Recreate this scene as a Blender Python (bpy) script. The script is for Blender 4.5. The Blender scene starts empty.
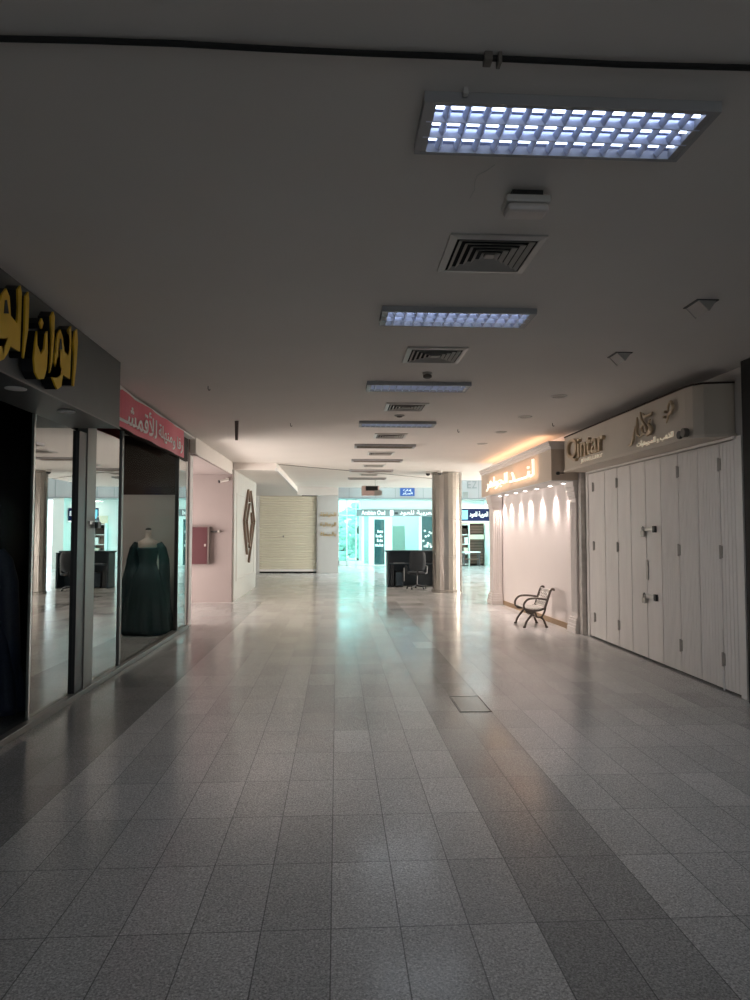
import bpy, bmesh, math, random, unicodedata
from mathutils import Vector, Matrix
random.seed(7)
scene = bpy.context.scene
COL = scene.collection
PI = math.pi

# ------------------------------------------------------------------ view
vs = scene.view_settings
scene.display_settings.display_device = 'sRGB'
vs.view_transform = 'Standard'
vs.look = 'None'
vs.gamma = 1.0
vs.exposure = 0.33
vs.use_curve_mapping = False
cy = scene.cycles
cy.use_denoising = True
cy.max_bounces = 10
cy.diffuse_bounces = 5
cy.glossy_bounces = 5
cy.transparent_max_bounces = 12
cy.sample_clamp_indirect = 6.0
cy.caustics_reflective = False
cy.caustics_refractive = False

# ------------------------------------------------------------------ materials
def lin(c):
    return tuple((v / 12.92 if v <= 0.04045 else ((v + 0.055) / 1.055) ** 2.4) for v in c)

def rgb(r, g, b):
    return lin((r / 255, g / 255, b / 255)) + (1.0,)

def new_mat(name):
    m = bpy.data.materials.new(name)
    m.use_nodes = True
    nt = m.node_tree
    bsdf = nt.nodes['Principled BSDF']
    return m, nt, bsdf

def mat(name, col, rough=0.5, metal=0.0, var=0.08, scale=4.0, bump=0.0, bscale=60.0, emit=None, estr=0.0, spec=0.5, rvar=0.0, stretch=None):
    m, nt, b = new_mat(name)
    N, L = nt.nodes, nt.links
    geo = N.new('ShaderNodeNewGeometry')
    src = geo.outputs['Position']
    if stretch:
        mp = N.new('ShaderNodeMapping')
        mp.inputs['Scale'].default_value = stretch
        L.new(src, mp.inputs['Vector'])
        src = mp.outputs['Vector']
    nz = N.new('ShaderNodeTexNoise')
    nz.inputs['Scale'].default_value = scale
    nz.inputs['Detail'].default_value = 5
    L.new(src, nz.inputs['Vector'])
    mx = N.new('ShaderNodeMix')
    mx.data_type = 'RGBA'
    mx.inputs[6].default_value = tuple(max(0, c * (1 - var)) for c in col[:3]) + (1,)
    mx.inputs[7].default_value = tuple(min(1, c * (1 + var)) for c in col[:3]) + (1,)
    L.new(nz.outputs['Fac'], mx.inputs[0])
    L.new(mx.outputs[2], b.inputs['Base Color'])
    b.inputs['Roughness'].default_value = rough
    b.inputs['Metallic'].default_value = metal
    b.inputs['Specular IOR Level'].default_value = spec
    if rvar:
        mr = N.new('ShaderNodeMapRange')
        mr.inputs['To Min'].default_value = max(0, rough - rvar)
        mr.inputs['To Max'].default_value = min(1, rough + rvar)
        L.new(nz.outputs['Fac'], mr.inputs['Value'])
        L.new(mr.outputs['Result'], b.inputs['Roughness'])
    if bump:
        n2 = N.new('ShaderNodeTexNoise')
        n2.inputs['Scale'].default_value = bscale
        n2.inputs['Detail'].default_value = 4
        L.new(src, n2.inputs['Vector'])
        bp = N.new('ShaderNodeBump')
        bp.inputs['Strength'].default_value = bump
        bp.inputs['Distance'].default_value = 0.01
        L.new(n2.outputs['Fac'], bp.inputs['Height'])
        L.new(bp.outputs['Normal'], b.inputs['Normal'])
    if emit:
        b.inputs['Emission Color'].default_value = emit
        b.inputs['Emission Strength'].default_value = estr
    return m

def glass_mat(name, tint, mirror=None, rough=0.0, ior=None):
    """A thin pane: clear tinted transmission plus the reflection of its surface (or of its mirror film)."""
    m = bpy.data.materials.new(name)
    m.use_nodes = True
    nt = m.node_tree
    N, L = nt.nodes, nt.links
    for n in list(N):
        if n.type == 'BSDF_PRINCIPLED':
            N.remove(n)
    out = N['Material Output']
    tr = N.new('ShaderNodeBsdfTransparent')
    tr.inputs['Color'].default_value = tint
    gl = N.new('ShaderNodeBsdfGlossy')
    gl.inputs['Roughness'].default_value = rough
    gl.inputs['Color'].default_value = (0.9, 0.93, 0.92, 1)
    mix = N.new('ShaderNodeMixShader')
    if mirror is None:
        fr = N.new('ShaderNodeFresnel')
        fr.inputs['IOR'].default_value = 1.45 if ior is None else ior
        L.new(fr.outputs['Fac'], mix.inputs['Fac'])
    else:
        nz = N.new('ShaderNodeTexNoise')
        nz.inputs['Scale'].default_value = 3.0
        mr = N.new('ShaderNodeMapRange')
        mr.inputs['To Min'].default_value = mirror - 0.06
        mr.inputs['To Max'].default_value = mirror + 0.06
        L.new(nz.outputs['Fac'], mr.inputs['Value'])
        L.new(mr.outputs['Result'], mix.inputs['Fac'])
    L.new(tr.outputs[0], mix.inputs[1])
    L.new(gl.outputs[0], mix.inputs[2])
    L.new(mix.outputs[0], out.inputs['Surface'])
    return m

def floor_material():
    m, nt, b = new_mat('granite_tiles')
    N, L = nt.nodes, nt.links
    geo = N.new('ShaderNodeNewGeometry')
    sep = N.new('ShaderNodeSeparateXYZ')
    L.new(geo.outputs['Position'], sep.inputs[0])

    def math_(op, a, c=None, d=None):
        n = N.new('ShaderNodeMath')
        n.operation = op
        for k, v in enumerate((a, c, d)):
            if v is None:
                continue
            if isinstance(v, (int, float)):
                n.inputs[k].default_value = v
            else:
                L.new(v, n.inputs[k])
        return n.outputs[0]
    X, Y = sep.outputs['X'], sep.outputs['Y']
    u = math_('DIVIDE', math_('ADD', X, 0.021), 0.3005)
    v = math_('DIVIDE', math_('SUBTRACT', Y, 3.05), 0.596)
    fu, fv = math_('FRACT', u), math_('FRACT', v)
    iu, iv = math_('FLOOR', u), math_('FLOOR', v)
    du = math_('MULTIPLY', math_('MINIMUM', fu, math_('SUBTRACT', 1.0, fu)), 0.3005)
    dv = math_('MULTIPLY', math_('MINIMUM', fv, math_('SUBTRACT', 1.0, fv)), 0.596)
    grout = math_('LESS_THAN', math_('MINIMUM', du, dv), 0.0028)
    comb = N.new('ShaderNodeCombineXYZ')
    L.new(iu, comb.inputs[0]); L.new(iv, comb.inputs[1])
    wn = N.new('ShaderNodeTexWhiteNoise')
    wn.noise_dimensions = '2D'
    L.new(comb.outputs[0], wn.inputs['Vector'])
    # granite grain
    g1 = N.new('ShaderNodeTexNoise')
    g1.inputs['Scale'].default_value = 95
    g1.inputs['Detail'].default_value = 3
    g1.inputs['Roughness'].default_value = 0.7
    L.new(geo.outputs['Position'], g1.inputs['Vector'])
    vo = N.new('ShaderNodeTexVoronoi')
    vo.inputs['Scale'].default_value = 150
    L.new(geo.outputs['Position'], vo.inputs['Vector'])
    gr = N.new('ShaderNodeMapRange')
    gr.inputs['From Min'].default_value = 0.32
    gr.inputs['From Max'].default_value = 0.68
    gr.inputs['To Min'].default_value = 0.60
    gr.inputs['To Max'].default_value = 1.40
    L.new(g1.outputs['Fac'], gr.inputs['Value'])
    vsep = N.new('ShaderNodeSeparateColor')
    L.new(vo.outputs['Color'], vsep.inputs[0])
    vr = math_('MULTIPLY_ADD', vsep.outputs[0], 0.5, 0.75)
    grain = math_('MULTIPLY', gr.outputs['Result'], vr)
    # large soft wear
    w1 = N.new('ShaderNodeTexNoise')
    w1.inputs['Scale'].default_value = 1.3
    w1.inputs['Detail'].default_value = 6
    L.new(geo.outputs['Position'], w1.inputs['Vector'])
    wear = math_('MULTIPLY_ADD', w1.outputs['Fac'], 0.24, 0.88)
    tile = math_('MULTIPLY_ADD', wn.outputs['Value'], 0.18, 0.91)
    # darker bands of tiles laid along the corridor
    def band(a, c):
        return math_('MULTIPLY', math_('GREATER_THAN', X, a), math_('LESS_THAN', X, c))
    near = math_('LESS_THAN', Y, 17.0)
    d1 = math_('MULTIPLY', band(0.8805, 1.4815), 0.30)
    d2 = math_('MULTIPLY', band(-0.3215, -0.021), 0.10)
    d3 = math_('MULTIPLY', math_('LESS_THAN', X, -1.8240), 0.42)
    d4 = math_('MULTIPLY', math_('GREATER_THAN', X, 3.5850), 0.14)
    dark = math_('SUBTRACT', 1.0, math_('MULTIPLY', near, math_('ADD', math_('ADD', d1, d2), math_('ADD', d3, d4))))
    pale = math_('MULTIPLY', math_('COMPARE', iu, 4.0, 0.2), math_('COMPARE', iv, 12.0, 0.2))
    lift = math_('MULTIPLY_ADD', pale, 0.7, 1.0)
    f = math_('MULTIPLY', math_('MULTIPLY', grain, wear), math_('MULTIPLY', math_('MULTIPLY', tile, dark), lift))
    f = math_('MULTIPLY', f, math_('MULTIPLY_ADD', grout, -0.68, 1.0))
    vm = N.new('ShaderNodeVectorMath')
    vm.operation = 'SCALE'
    vm.inputs[0].default_value = (0.56, 0.55, 0.54)
    L.new(f, vm.inputs['Scale'])
    L.new(vm.outputs[0], b.inputs['Base Color'])
    r = math_('MULTIPLY_ADD', w1.outputs['Fac'], 0.12, 0.09)
    r = math_('ADD', r, math_('MULTIPLY', grout, 0.4))
    r = math_('ADD', r, math_('MULTIPLY', wn.outputs['Value'], 0.05))
    L.new(r, b.inputs['Roughness'])
    bp = N.new('ShaderNodeBump')
    bp.inputs['Strength'].default_value = 0.25
    bp.inputs['Distance'].default_value = 0.002
    L.new(math_('SUBTRACT', 1.0, grout), bp.inputs['Height'])
    L.new(bp.outputs['Normal'], b.inputs['Normal'])
    return m

M = dict(
    floor=floor_material(),
    ceiling=mat('ceiling_paint', (0.76, 0.72, 0.68, 1), 0.75, var=0.05, scale=1.2, bump=0.05, bscale=25),
    wall=mat('wall_paint', (0.66, 0.64, 0.61, 1), 0.7, var=0.06, scale=2.5),
    pinkwall=mat('pink_wall_paint', (0.275, 0.228, 0.22, 1), 0.7, var=0.08, scale=2.0),
    perfume_wall=mat('perfume_shop_paint', (0.82, 0.745, 0.715, 1), 0.6, var=0.03, scale=1.5),
    cream=mat('cream_board', (0.64, 0.57, 0.48, 1), 0.5, var=0.05, scale=3),
    white=mat('white_paint', (0.74, 0.74, 0.73, 1), 0.5, var=0.04, scale=4),
    plaster=mat('white_plaster', (0.74, 0.69, 0.66, 1), 0.55, var=0.04, scale=5),
    panelwhite=mat('white_laminate', (0.60, 0.59, 0.56, 1), 0.45, var=0.04, scale=3),
    door=mat('white_enamelled_steel', (0.86, 0.83, 0.795, 1), 0.42, var=0.10, scale=6, stretch=(1, 1, 0.25), rvar=0.08),
    steel=mat('worn_steel', (0.42, 0.40, 0.37, 1), 0.4, metal=0.9, var=0.2, scale=20),
    darksteel=mat('dark_steel', (0.05, 0.05, 0.05, 1), 0.4, metal=0.6, var=0.2, scale=20),
    alu=mat('satin_aluminium', (0.62, 0.62, 0.60, 1), 0.35, metal=0.85, var=0.06, scale=12),
    greyalu=mat('grey_aluminium', (0.20, 0.195, 0.185, 1), 0.4, metal=0.5, var=0.1, scale=10),
    louvre=mat('lit_louvre_aluminium', (0.66, 0.71, 0.86, 1), 0.3, metal=0.3, var=0.06, scale=30),  # bluish tube light put into the metal colour
    vent=mat('vent_grey_paint', (0.42, 0.40, 0.37, 1), 0.5, var=0.15, scale=12),
    black=mat('black_laminate', (0.012, 0.012, 0.014, 1), 0.35, var=0.2, scale=6),
    void=mat('dark_cavity_paint', (0.02, 0.02, 0.02, 1), 0.9, var=0.2),
    fascia=mat('charcoal_fascia', (0.12, 0.123, 0.12, 1), 0.45, var=0.08, scale=5),
    gold=mat('gold_acrylic', (0.80, 0.48, 0.02, 1), 0.5, var=0.08, scale=8),
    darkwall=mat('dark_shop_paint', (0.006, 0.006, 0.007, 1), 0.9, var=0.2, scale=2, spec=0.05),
    blackclad=mat('black_cladding', (0.008, 0.009, 0.009, 1), 0.5, var=0.2, scale=2, spec=0.15),
    brownpanel=mat('dark_brown_panel', (0.040, 0.026, 0.022, 1), 0.7, var=0.15, scale=3, spec=0.1),
    greypanel=mat('grey_display_panel', (0.42, 0.37, 0.345, 1), 0.7, var=0.1, scale=3, spec=0.15),
    banner=mat('red_banner_vinyl', (0.74, 0.13, 0.19, 1), 0.5, var=0.06, scale=4),
    lettering=mat('white_lettering', (0.90, 0.88, 0.87, 1), 0.5, var=0.03),
    red=mat('red_enamel', (0.055, 0.006, 0.011, 1), 0.4, var=0.08, scale=4),
    gown_green=mat('dark_green_satin', (0.003, 0.010, 0.011, 1), 0.85, var=0.3, scale=14, spec=0.12),
    gown_navy=mat('navy_sequined_tulle', (0.05, 0.07, 0.15, 1), 0.45, var=0.5, scale=60),
    skin=mat('beige_mannequin', (0.34, 0.28, 0.24, 1), 0.5, var=0.05),
    shutter=mat('cream_shutter_steel', (0.80, 0.76, 0.63, 1), 0.45, var=0.06, scale=3),
    brown=mat('bronze_strip', (0.22, 0.15, 0.11, 1), 0.35, metal=0.3, var=0.1, scale=15),
    wood=mat('brown_baseboard', (0.33, 0.22, 0.13, 1), 0.5, var=0.25, scale=9),
    marble=mat('grey_marble', (0.52, 0.49, 0.46, 1), 0.3, var=0.5, scale=7),
    column=mat('brushed_column_steel', (0.34, 0.315, 0.285, 1), 0.22, metal=0.65, var=0.22, scale=5, bump=0.35, bscale=5, stretch=(3, 3, 0.5), rvar=0.12),
    deskblack=mat('black_counter', (0.016, 0.030, 0.042, 1), 0.4, var=0.15, scale=6),
    fabric=mat('dark_grey_fabric', (0.030, 0.036, 0.042, 1), 0.8, var=0.2, scale=30, bump=0.2, bscale=200),
    plastic=mat('black_plastic', (0.018, 0.022, 0.026, 1), 0.45, var=0.1),
    greyplastic=mat('grey_plastic', (0.30, 0.32, 0.33, 1), 0.4, var=0.1),
    whiteplastic=mat('white_plastic', (0.62, 0.60, 0.57, 1), 0.4, var=0.05),
    lens=mat('frosted_lens', (0.56, 0.52, 0.49, 1), 0.3, var=0.08, scale=20),
    bronze=mat('bronze_letters', (0.52, 0.41, 0.28, 1), 0.35, metal=0.4, var=0.12, scale=20),
    paleletter=mat('cream_letters', (0.95, 0.90, 0.80, 1), 0.45, var=0.05, emit=(1.0, 0.82, 0.6, 1), estr=0.14),
    signcream=mat('beige_sign_board', (0.57, 0.505, 0.42, 1), 0.5, var=0.06, scale=3),
    perfume_board=mat('perfume_sign_board', (0.60, 0.50, 0.41, 1), 0.55, var=0.04, scale=3),
    iron=mat('dark_cast_iron', (0.12, 0.10, 0.085, 1), 0.4, metal=0.5, var=0.2, scale=20),
    lattice=mat('pale_cast_metal', (0.60, 0.56, 0.52, 1), 0.45, metal=0.1, var=0.12, scale=25),
    whitestone=mat('white_fascia_panels', (0.32, 0.30, 0.305, 1), 0.4, var=0.04, scale=2),
    bluesign=mat('blue_sign_face', (0.015, 0.05, 0.20, 1), 0.4, var=0.05, emit=(0.02, 0.12, 0.55, 1), estr=0.08),
    navysign=mat('navy_sign_face', (0.004, 0.012, 0.06, 1), 0.5, var=0.05, emit=(0.01, 0.04, 0.25, 1), estr=0.05, spec=0.2),
    cyanlight=mat('cyan_sign_light', (0.2, 0.6, 0.75, 1), 0.4, var=0.03, emit=(0.2, 0.75, 1.0, 1), estr=0.5),
    litletter=mat('lit_white_letters', (0.85, 0.85, 0.85, 1), 0.4, var=0.02, emit=(1, 1, 1, 1), estr=0.6),
    greysign=mat('grey_sign_board', (0.20, 0.20, 0.21, 1), 0.4, var=0.05),
    pinkbox=mat('pale_pink_box', (0.60, 0.45, 0.42, 1), 0.5, var=0.06),
    darkscreen=mat('dark_display_screen', (0.01, 0.012, 0.012, 1), 0.15, var=0.1),
    bluecard=mat('dull_blue_card', (0.25, 0.3, 0.4, 1), 0.5, var=0.1),
    beige=mat('beige_shop_panel', (0.66, 0.63, 0.50, 1), 0.5, var=0.06),
    brownslat=mat('brown_slats', (0.12, 0.07, 0.05, 1), 0.5, var=0.2, scale=8),
    fixture_frame=mat('grey_fixture_frame', (0.40, 0.40, 0.41, 1), 0.45, var=0.05),
    brass=mat('brass_letters', (0.58, 0.42, 0.18, 1), 0.35, metal=0.3, var=0.15, scale=20),
    pier=mat('grey_white_pier_paint', (0.52, 0.53, 0.525, 1), 0.6, var=0.04),
    showboard=mat('pale_show_board', (0.72, 0.60, 0.56, 1), 0.6, var=0.05),
    shaded_reflector=mat('shaded_fixture_reflector', (0.20, 0.16, 0.13, 1), 0.5, var=0.05),  # darker brown copy: shade of unlit fixtures put into the colour
    shaded_louvre=mat('shaded_louvre', (0.26, 0.21, 0.17, 1), 0.5, var=0.05),  # louvre copy for unlit fixtures, shade put into the colour
    dim_tube=mat('dim_fluorescent_tube', (0.7, 0.7, 0.72, 1), 0.4, var=0.02, emit=(0.80, 0.86, 1.0, 1), estr=1.8),
    off_tube=mat('unlit_fluorescent_tube', (0.35, 0.30, 0.27, 1), 0.4, var=0.02),
    lit_tube=mat('lit_fluorescent_tube', (0.8, 0.8, 0.8, 1), 0.4, var=0.0, emit=(0.62, 0.74, 1.0, 1), estr=4.5),
    mid_tube=mat('glowing_fluorescent_tube', (0.8, 0.8, 0.8, 1), 0.4, var=0.0, emit=(0.66, 0.77, 1.0, 1), estr=4.0),
    reflector=mat('lit_fixture_reflector', (0.30, 0.34, 0.52, 1), 0.4, metal=0.2, var=0.04),  # blue of the tube light put into the colour
    signwhite=mat('glowing_white_letters', (0.9, 0.85, 0.75, 1), 0.5, var=0.0, emit=(1.0, 0.90, 0.72, 1), estr=0.75),
    bulb=mat('warm_white_bulb', (1, 1, 1, 1), 0.4, var=0.0, emit=(1.0, 0.93, 0.88, 1), estr=6.0),
    leaf=mat('tree_leaves', (0.50, 0.68, 0.60, 1), 0.6, var=0.4, scale=6),
    bark=mat('tree_bark', (0.16, 0.12, 0.08, 1), 0.8, var=0.3, scale=10),
    ground=mat('pale_outdoor_paving', (0.62, 0.62, 0.60, 1), 0.7, var=0.08, scale=2),
    tape=mat('dusty_grey_tape', (0.17, 0.15, 0.13, 1), 0.6, var=0.2, scale=20),
    glass=glass_mat('clear_shop_glass', (0.82, 0.86, 0.85, 1)),
    plainglass=glass_mat('antireflective_shop_glass', (0.86, 0.88, 0.87, 1), ior=1.012),
    film=glass_mat('mirror_film_glass', (0.16, 0.17, 0.17, 1), mirror=0.55),
    aquaglass=glass_mat('aqua_glass', (0.68, 0.96, 0.94, 1)),
    tealglass=glass_mat('teal_door_glass', (0.22, 0.40, 0.42, 1)),
)

# ------------------------------------------------------------------ mesh helpers (world coordinates)
class MB:
    def __init__(self):
        self.bm = bmesh.new()

    def box(self, x0, x1, y0, y1, z0, z1):
        v = [self.bm.verts.new((x, y, z)) for x in (x0, x1) for y in (y0, y1) for z in (z0, z1)]
        for f in ((0, 1, 3, 2), (4, 6, 7, 5), (0, 4, 5, 1), (2, 3, 7, 6), (0, 2, 6, 4), (1, 5, 7, 3)):
            self.bm.faces.new([v[i] for i in f])
        return self

    def prism(self, pts, d, axis='z', holes=None):
        """2D outline extruded; axis z: pts (x,y) from d0 to d1; axis x: pts (y,z); axis y: pts (x,z)."""
        def p3(p, t):
            return {'z': (p[0], p[1], t), 'x': (t, p[0], p[1]), 'y': (p[0], t, p[1])}[axis]
        a = [self.bm.verts.new(p3(p, d[0])) for p in pts]
        b = [self.bm.verts.new(p3(p, d[1])) for p in pts]
        n = len(pts)
        f1 = self.bm.faces.new(a)
        f2 = self.bm.faces.new(b[::-1])
        for i in range(n):
            j = (i + 1) % n
            self.bm.faces.new((a[j], a[i], b[i], b[j]))
        if n > 4:
            bmesh.ops.triangulate(self.bm, faces=[f1, f2])
        return self

    def tube(self, pts, r, seg=8, cap=True):
        pts = [Vector(p) for p in pts]
        rs = r if isinstance(r, (list, tuple)) else [r] * len(pts)
        rings = []
        prev = None
        for i, p in enumerate(pts):
            t = (pts[min(i + 1, len(pts) - 1)] - pts[max(i - 1, 0)])
            if t.length < 1e-9:
                t = Vector((0, 0, 1))
            t.normalize()
            if prev is None:
                ref = Vector((0, 0, 1)) if abs(t.z) < 0.9 else Vector((1, 0, 0))
                nrm = t.cross(ref).normalized()
            else:
                nrm = (prev - t * prev.dot(t))
                nrm = nrm.normalized() if nrm.length > 1e-6 else t.orthogonal().normalized()
            prev = nrm
            bn = t.cross(nrm)
            rings.append([self.bm.verts.new(p + (nrm * math.cos(2 * PI * k / seg) + bn * math.sin(2 * PI * k / seg)) * rs[i]) for k in range(seg)])
        for a, b in zip(rings, rings[1:]):
            for k in range(seg):
                self.bm.faces.new((a[k], a[(k + 1) % seg], b[(k + 1) % seg], b[k]))
        if cap:
            self.bm.faces.new(rings[0][::-1])
            self.bm.faces.new(rings[-1])
        return self

    def lathe(self, prof, cx, cy, seg=24, sx=1.0, sy=1.0, wave=None):
        rings = []
        for r, z in prof:
            ring = []
            for k in range(seg):
                a = 2 * PI * k / seg
                rr = max(r, 1e-4) * (1 + (wave(a, z) if wave else 0))
                ring.append(self.bm.verts.new((cx + rr * sx * math.cos(a), cy + rr * sy * math.sin(a), z)))
            rings.append(ring)
        for a, b in zip(rings, rings[1:]):
            for k in range(seg):
                self.bm.faces.new((a[k], a[(k + 1) % seg], b[(k + 1) % seg], b[k]))
        self.bm.faces.new(rings[0][::-1])
        self.bm.faces.new(rings[-1])
        return self

    def frame(self, x0, x1, y0, y1, z0, z1, w):
        """Four bars round a rectangle in the XY plane."""
        self.box(x0, x1, y0, y0 + w, z0, z1).box(x0, x1, y1 - w, y1, z0, z1)
        return self.box(x0, x0 + w, y0 + w, y1 - w, z0, z1).box(x1 - w, x1, y0 + w, y1 - w, z0, z1)

    def mesh(self, me, mtx):
        tmp = bmesh.new()
        tmp.from_mesh(me)
        bmesh.ops.transform(tmp, matrix=mtx, verts=tmp.verts)
        vm = {}
        for v in tmp.verts:
            vm[v] = self.bm.verts.new(v.co)
        for f in tmp.faces:
            try:
                self.bm.faces.new([vm[v] for v in f.verts])
            except ValueError:
                pass
        tmp.free()
        return self

ORG = {}

def obj(name, mb, material, parent=None, bevel=0.0, smooth=False, origin=None):
    bm = mb.bm
    bmesh.ops.recalc_face_normals(bm, faces=bm.faces)
    lo = Vector([min(v.co[i] for v in bm.verts) for i in range(3)])
    hi = Vector([max(v.co[i] for v in bm.verts) for i in range(3)])
    org = Vector(origin) if origin is not None else Vector(((lo.x + hi.x) / 2, (lo.y + hi.y) / 2, lo.z))
    bmesh.ops.translate(bm, verts=bm.verts, vec=-org)
    me = bpy.data.meshes.new(name)
    bm.to_mesh(me)
    bm.free()
    me.materials.append(material)
    if smooth:
        me.polygons.foreach_set('use_smooth', [True] * len(me.polygons))
    o = bpy.data.objects.new(name, me)
    COL.objects.link(o)
    if parent is not None:
        o.parent = parent
        o.location = org - ORG[parent.name]
    else:
        o.location = org
    ORG[o.name] = org
    if bevel:
        md = o.modifiers.new('edge', 'BEVEL')
        md.width = bevel
        md.segments = 2
        md.limit_method = 'ANGLE'
        md.angle_limit = 0.6
    if smooth == 'auto':
        for p in me.polygons:
            p.use_smooth = False
    return o

def tag(o, label, cat, group=None, kind=None):
    o['label'] = label
    o['category'] = cat
    if group:
        o['group'] = group
    if kind:
        o['kind'] = kind
    return o

def thing(name, label, cat, loc, group=None):
    o = bpy.data.objects.new(name, None)
    o.empty_display_size = 0.1
    COL.objects.link(o)
    o.location = loc
    ORG[o.name] = Vector(loc)
    return tag(o, label, cat, group)

def struct(name, mb, material, label=None, cat=None, bevel=0.0, smooth=False):
    o = obj(name, mb, material, None, bevel, smooth)
    o['kind'] = 'structure'
    if label:
        o['label'] = label
    if cat:
        o['category'] = cat
    return o

def copy_tree(o, parent=None):
    c = o.copy()
    COL.objects.link(c)
    if parent is not None:
        c.parent = parent
    for ch in list(o.children):
        copy_tree(ch, c)
    return c

# ------------------------------------------------------------------ lettering
FORMS = {}
for cp in range(0xFE70, 0xFEFD):
    d = unicodedata.decomposition(chr(cp)).split()
    if d and d[0] in ('<isolated>', '<final>', '<initial>', '<medial>'):
        FORMS.setdefault(''.join(chr(int(h, 16)) for h in d[1:]), {})[d[0][1:-1]] = chr(cp)

def shape(s):
    toks, i = [], 0
    while i < len(s):
        if s[i] == '\u0644' and s[i:i + 2] in FORMS:
            toks.append(s[i:i + 2]); i += 2
        else:
            toks.append(s[i]); i += 1
    dual = lambda t: t == '\u0640' or 'initial' in FORMS.get(t, {})
    joins = lambda t: t == '\u0640' or 'final' in FORMS.get(t, {})
    out = []
    for k, t in enumerate(toks):
        p = k > 0 and dual(toks[k - 1]) and joins(t)
        n = k + 1 < len(toks) and dual(t) and joins(toks[k + 1])
        f = FORMS.get(t)
        if not f:
            out.append(t); continue
        key = 'medial' if p and n else 'final' if p else 'initial' if n else 'isolated'
        out.append(f.get(key, f.get('isolated', t)))
    return ''.join(reversed(out))

def text_mb(body, width, height, depth, origin, right, up, bold=0.0, arabic=False):
    """Text fitted to width x height, its lower left corner at origin, running along right."""
    cu = bpy.data.curves.new('lettering', 'FONT')
    cu.body = shape(body) if arabic else body
    cu.extrude = 0.05
    cu.offset = bold
    cu.resolution_u = 4
    o = bpy.data.objects.new('lettering', cu)
    COL.objects.link(o)
    dg = bpy.context.evaluated_depsgraph_get()
    me = bpy.data.meshes.new_from_object(o.evaluated_get(dg))
    bpy.data.objects.remove(o)
    bpy.data.curves.remove(cu)
    xs = [v.co.x for v in me.vertices]; ys = [v.co.y for v in me.vertices]; zs = [v.co.z for v in me.vertices]
    right, up = Vector(right), Vector(up)
    nrm = right.cross(up)
    sx, sy, sz = width / (max(xs) - min(xs)), height / (max(ys) - min(ys)), depth / (max(zs) - min(zs))
    mtx = Matrix.Identity(4)
    for r in range(3):
        mtx[r][0] = right[r] * sx; mtx[r][1] = up[r] * sy; mtx[r][2] = nrm[r] * sz
        mtx[r][3] = origin[r] - right[r] * sx * min(xs) - up[r] * sy * min(ys) - nrm[r] * sz * min(zs)
    mb = MB().mesh(me, mtx)
    bpy.data.meshes.remove(me)
    return mb

UP = (0, 0, 1)
CZ = 3.47            # ceiling height

# ================================================================== SETTING
struct('floor', MB().box(-6.2, 12.2, -5.2, 36.1, -0.12, 0), M['floor'])
struct('ground', MB().box(-40, 45, 36.1, 90, -0.15, -0.03), M['ground'])
struct('ceiling', MB().prism([(-6.2, -5.2), (4.6, -5.2), (4.6, 17.2), (12.2, 17.2), (12.2, 22.6), (3.75, 22.6), (3.75, 26.5), (-1.52, 26.5), (-1.52, 17.25), (-6.2, 17.25)], (CZ, CZ + 0.35)), M['ceiling'])
struct('ceiling', MB().box(-6.2, -1.52, 17.25, 30.1, 3.29, CZ + 0.35), M['ceiling'])
struct('ceiling', MB().box(-6.2, -2.6, 12.72, 17.25, 3.17, CZ), M['ceiling'])
struct('ceiling', MB().box(-6.1, -2.63, 12.76, 17.14, 3.155, 3.169), M['pinkwall'])  # thin added panel, the soffit's shade put into its darker colour
struct('trim_1', MB().box(-1.56, -1.50, 17.22, 27.2, 3.275, 3.335), M['white'])
struct('trim_2', MB().prism([(-1.5, 17.60), (1.66, 20.45), (3.75, 22.60), (3.75, 22.66), (1.64, 20.51), (-1.5, 17.66)], (CZ - 0.012, CZ)), M['tape'])
# left side of the corridor
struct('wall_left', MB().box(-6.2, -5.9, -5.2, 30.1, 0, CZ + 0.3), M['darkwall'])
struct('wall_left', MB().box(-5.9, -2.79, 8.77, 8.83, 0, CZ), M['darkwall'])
struct('wall_left', MB().box(-5.9, -2.70, 12.66, 12.75, 0, CZ), M['pinkwall'])
struct('wall_left', MB().box(-5.9, -2.79, 12.60, 12.66, 0, 2.40), M['greypanel'])
struct('wall_left', MB().box(-5.9, -2.79, 12.59, 12.66, 2.40, CZ), M['brownpanel'])
struct('wall_left', MB().box(-5.9, -2.60, 17.15, 17.30, 0, 3.29), M['pinkwall'])
struct('wall_left', MB().box(-2.76, -2.70, 7.14, 12.54, 3.0, CZ), M['brownpanel'])
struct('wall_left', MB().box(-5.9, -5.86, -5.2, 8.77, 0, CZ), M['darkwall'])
# the front of the two left shops: glass, posts, sill
struct('window_1', MB().box(-2.736, -2.724, -5.0, 6.29, 0.06, 2.78), M['plainglass'])
struct('window_2', MB().box(-2.736, -2.724, 6.31, 7.28, 0.06, 2.78), M['film'])
struct('window_3', MB().box(-2.736, -2.724, 7.78, 8.77, 0.06, 3.0), M['film'])
struct('window_4', MB().box(-2.736, -2.724, 8.83, 11.84, 0.06, 3.0), M['plainglass'])
struct('window_5', MB().box(-2.736, -2.724, 11.88, 12.53, 0.06, 3.0), M['film'])
struct('trim_3', MB().box(-2.78, -2.69, 7.28, 7.50, 0, 2.78), M['black'], bevel=0.004)
struct('trim_4', MB().box(-2.79, -2.68, 7.50, 7.77, 0, 3.0), M['greyalu'], bevel=0.004)
struct('trim_5', MB().box(-2.76, -2.70, 11.84, 11.88, 0.05, 3.0), M['darksteel'])
struct('trim_6', MB().box(-2.80, -2.72, 12.55, 13.08, 0, CZ), M['white'], bevel=0.006)
struct('trim_7', MB().box(-2.80, -2.66, -5.0, 12.55, 0, 0.06), M['greyalu'], bevel=0.006)
struct('trim_8', MB().box(-2.755, -2.705, 8.765, 8.835, 0.05, 3.0), M['greyalu'])
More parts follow.
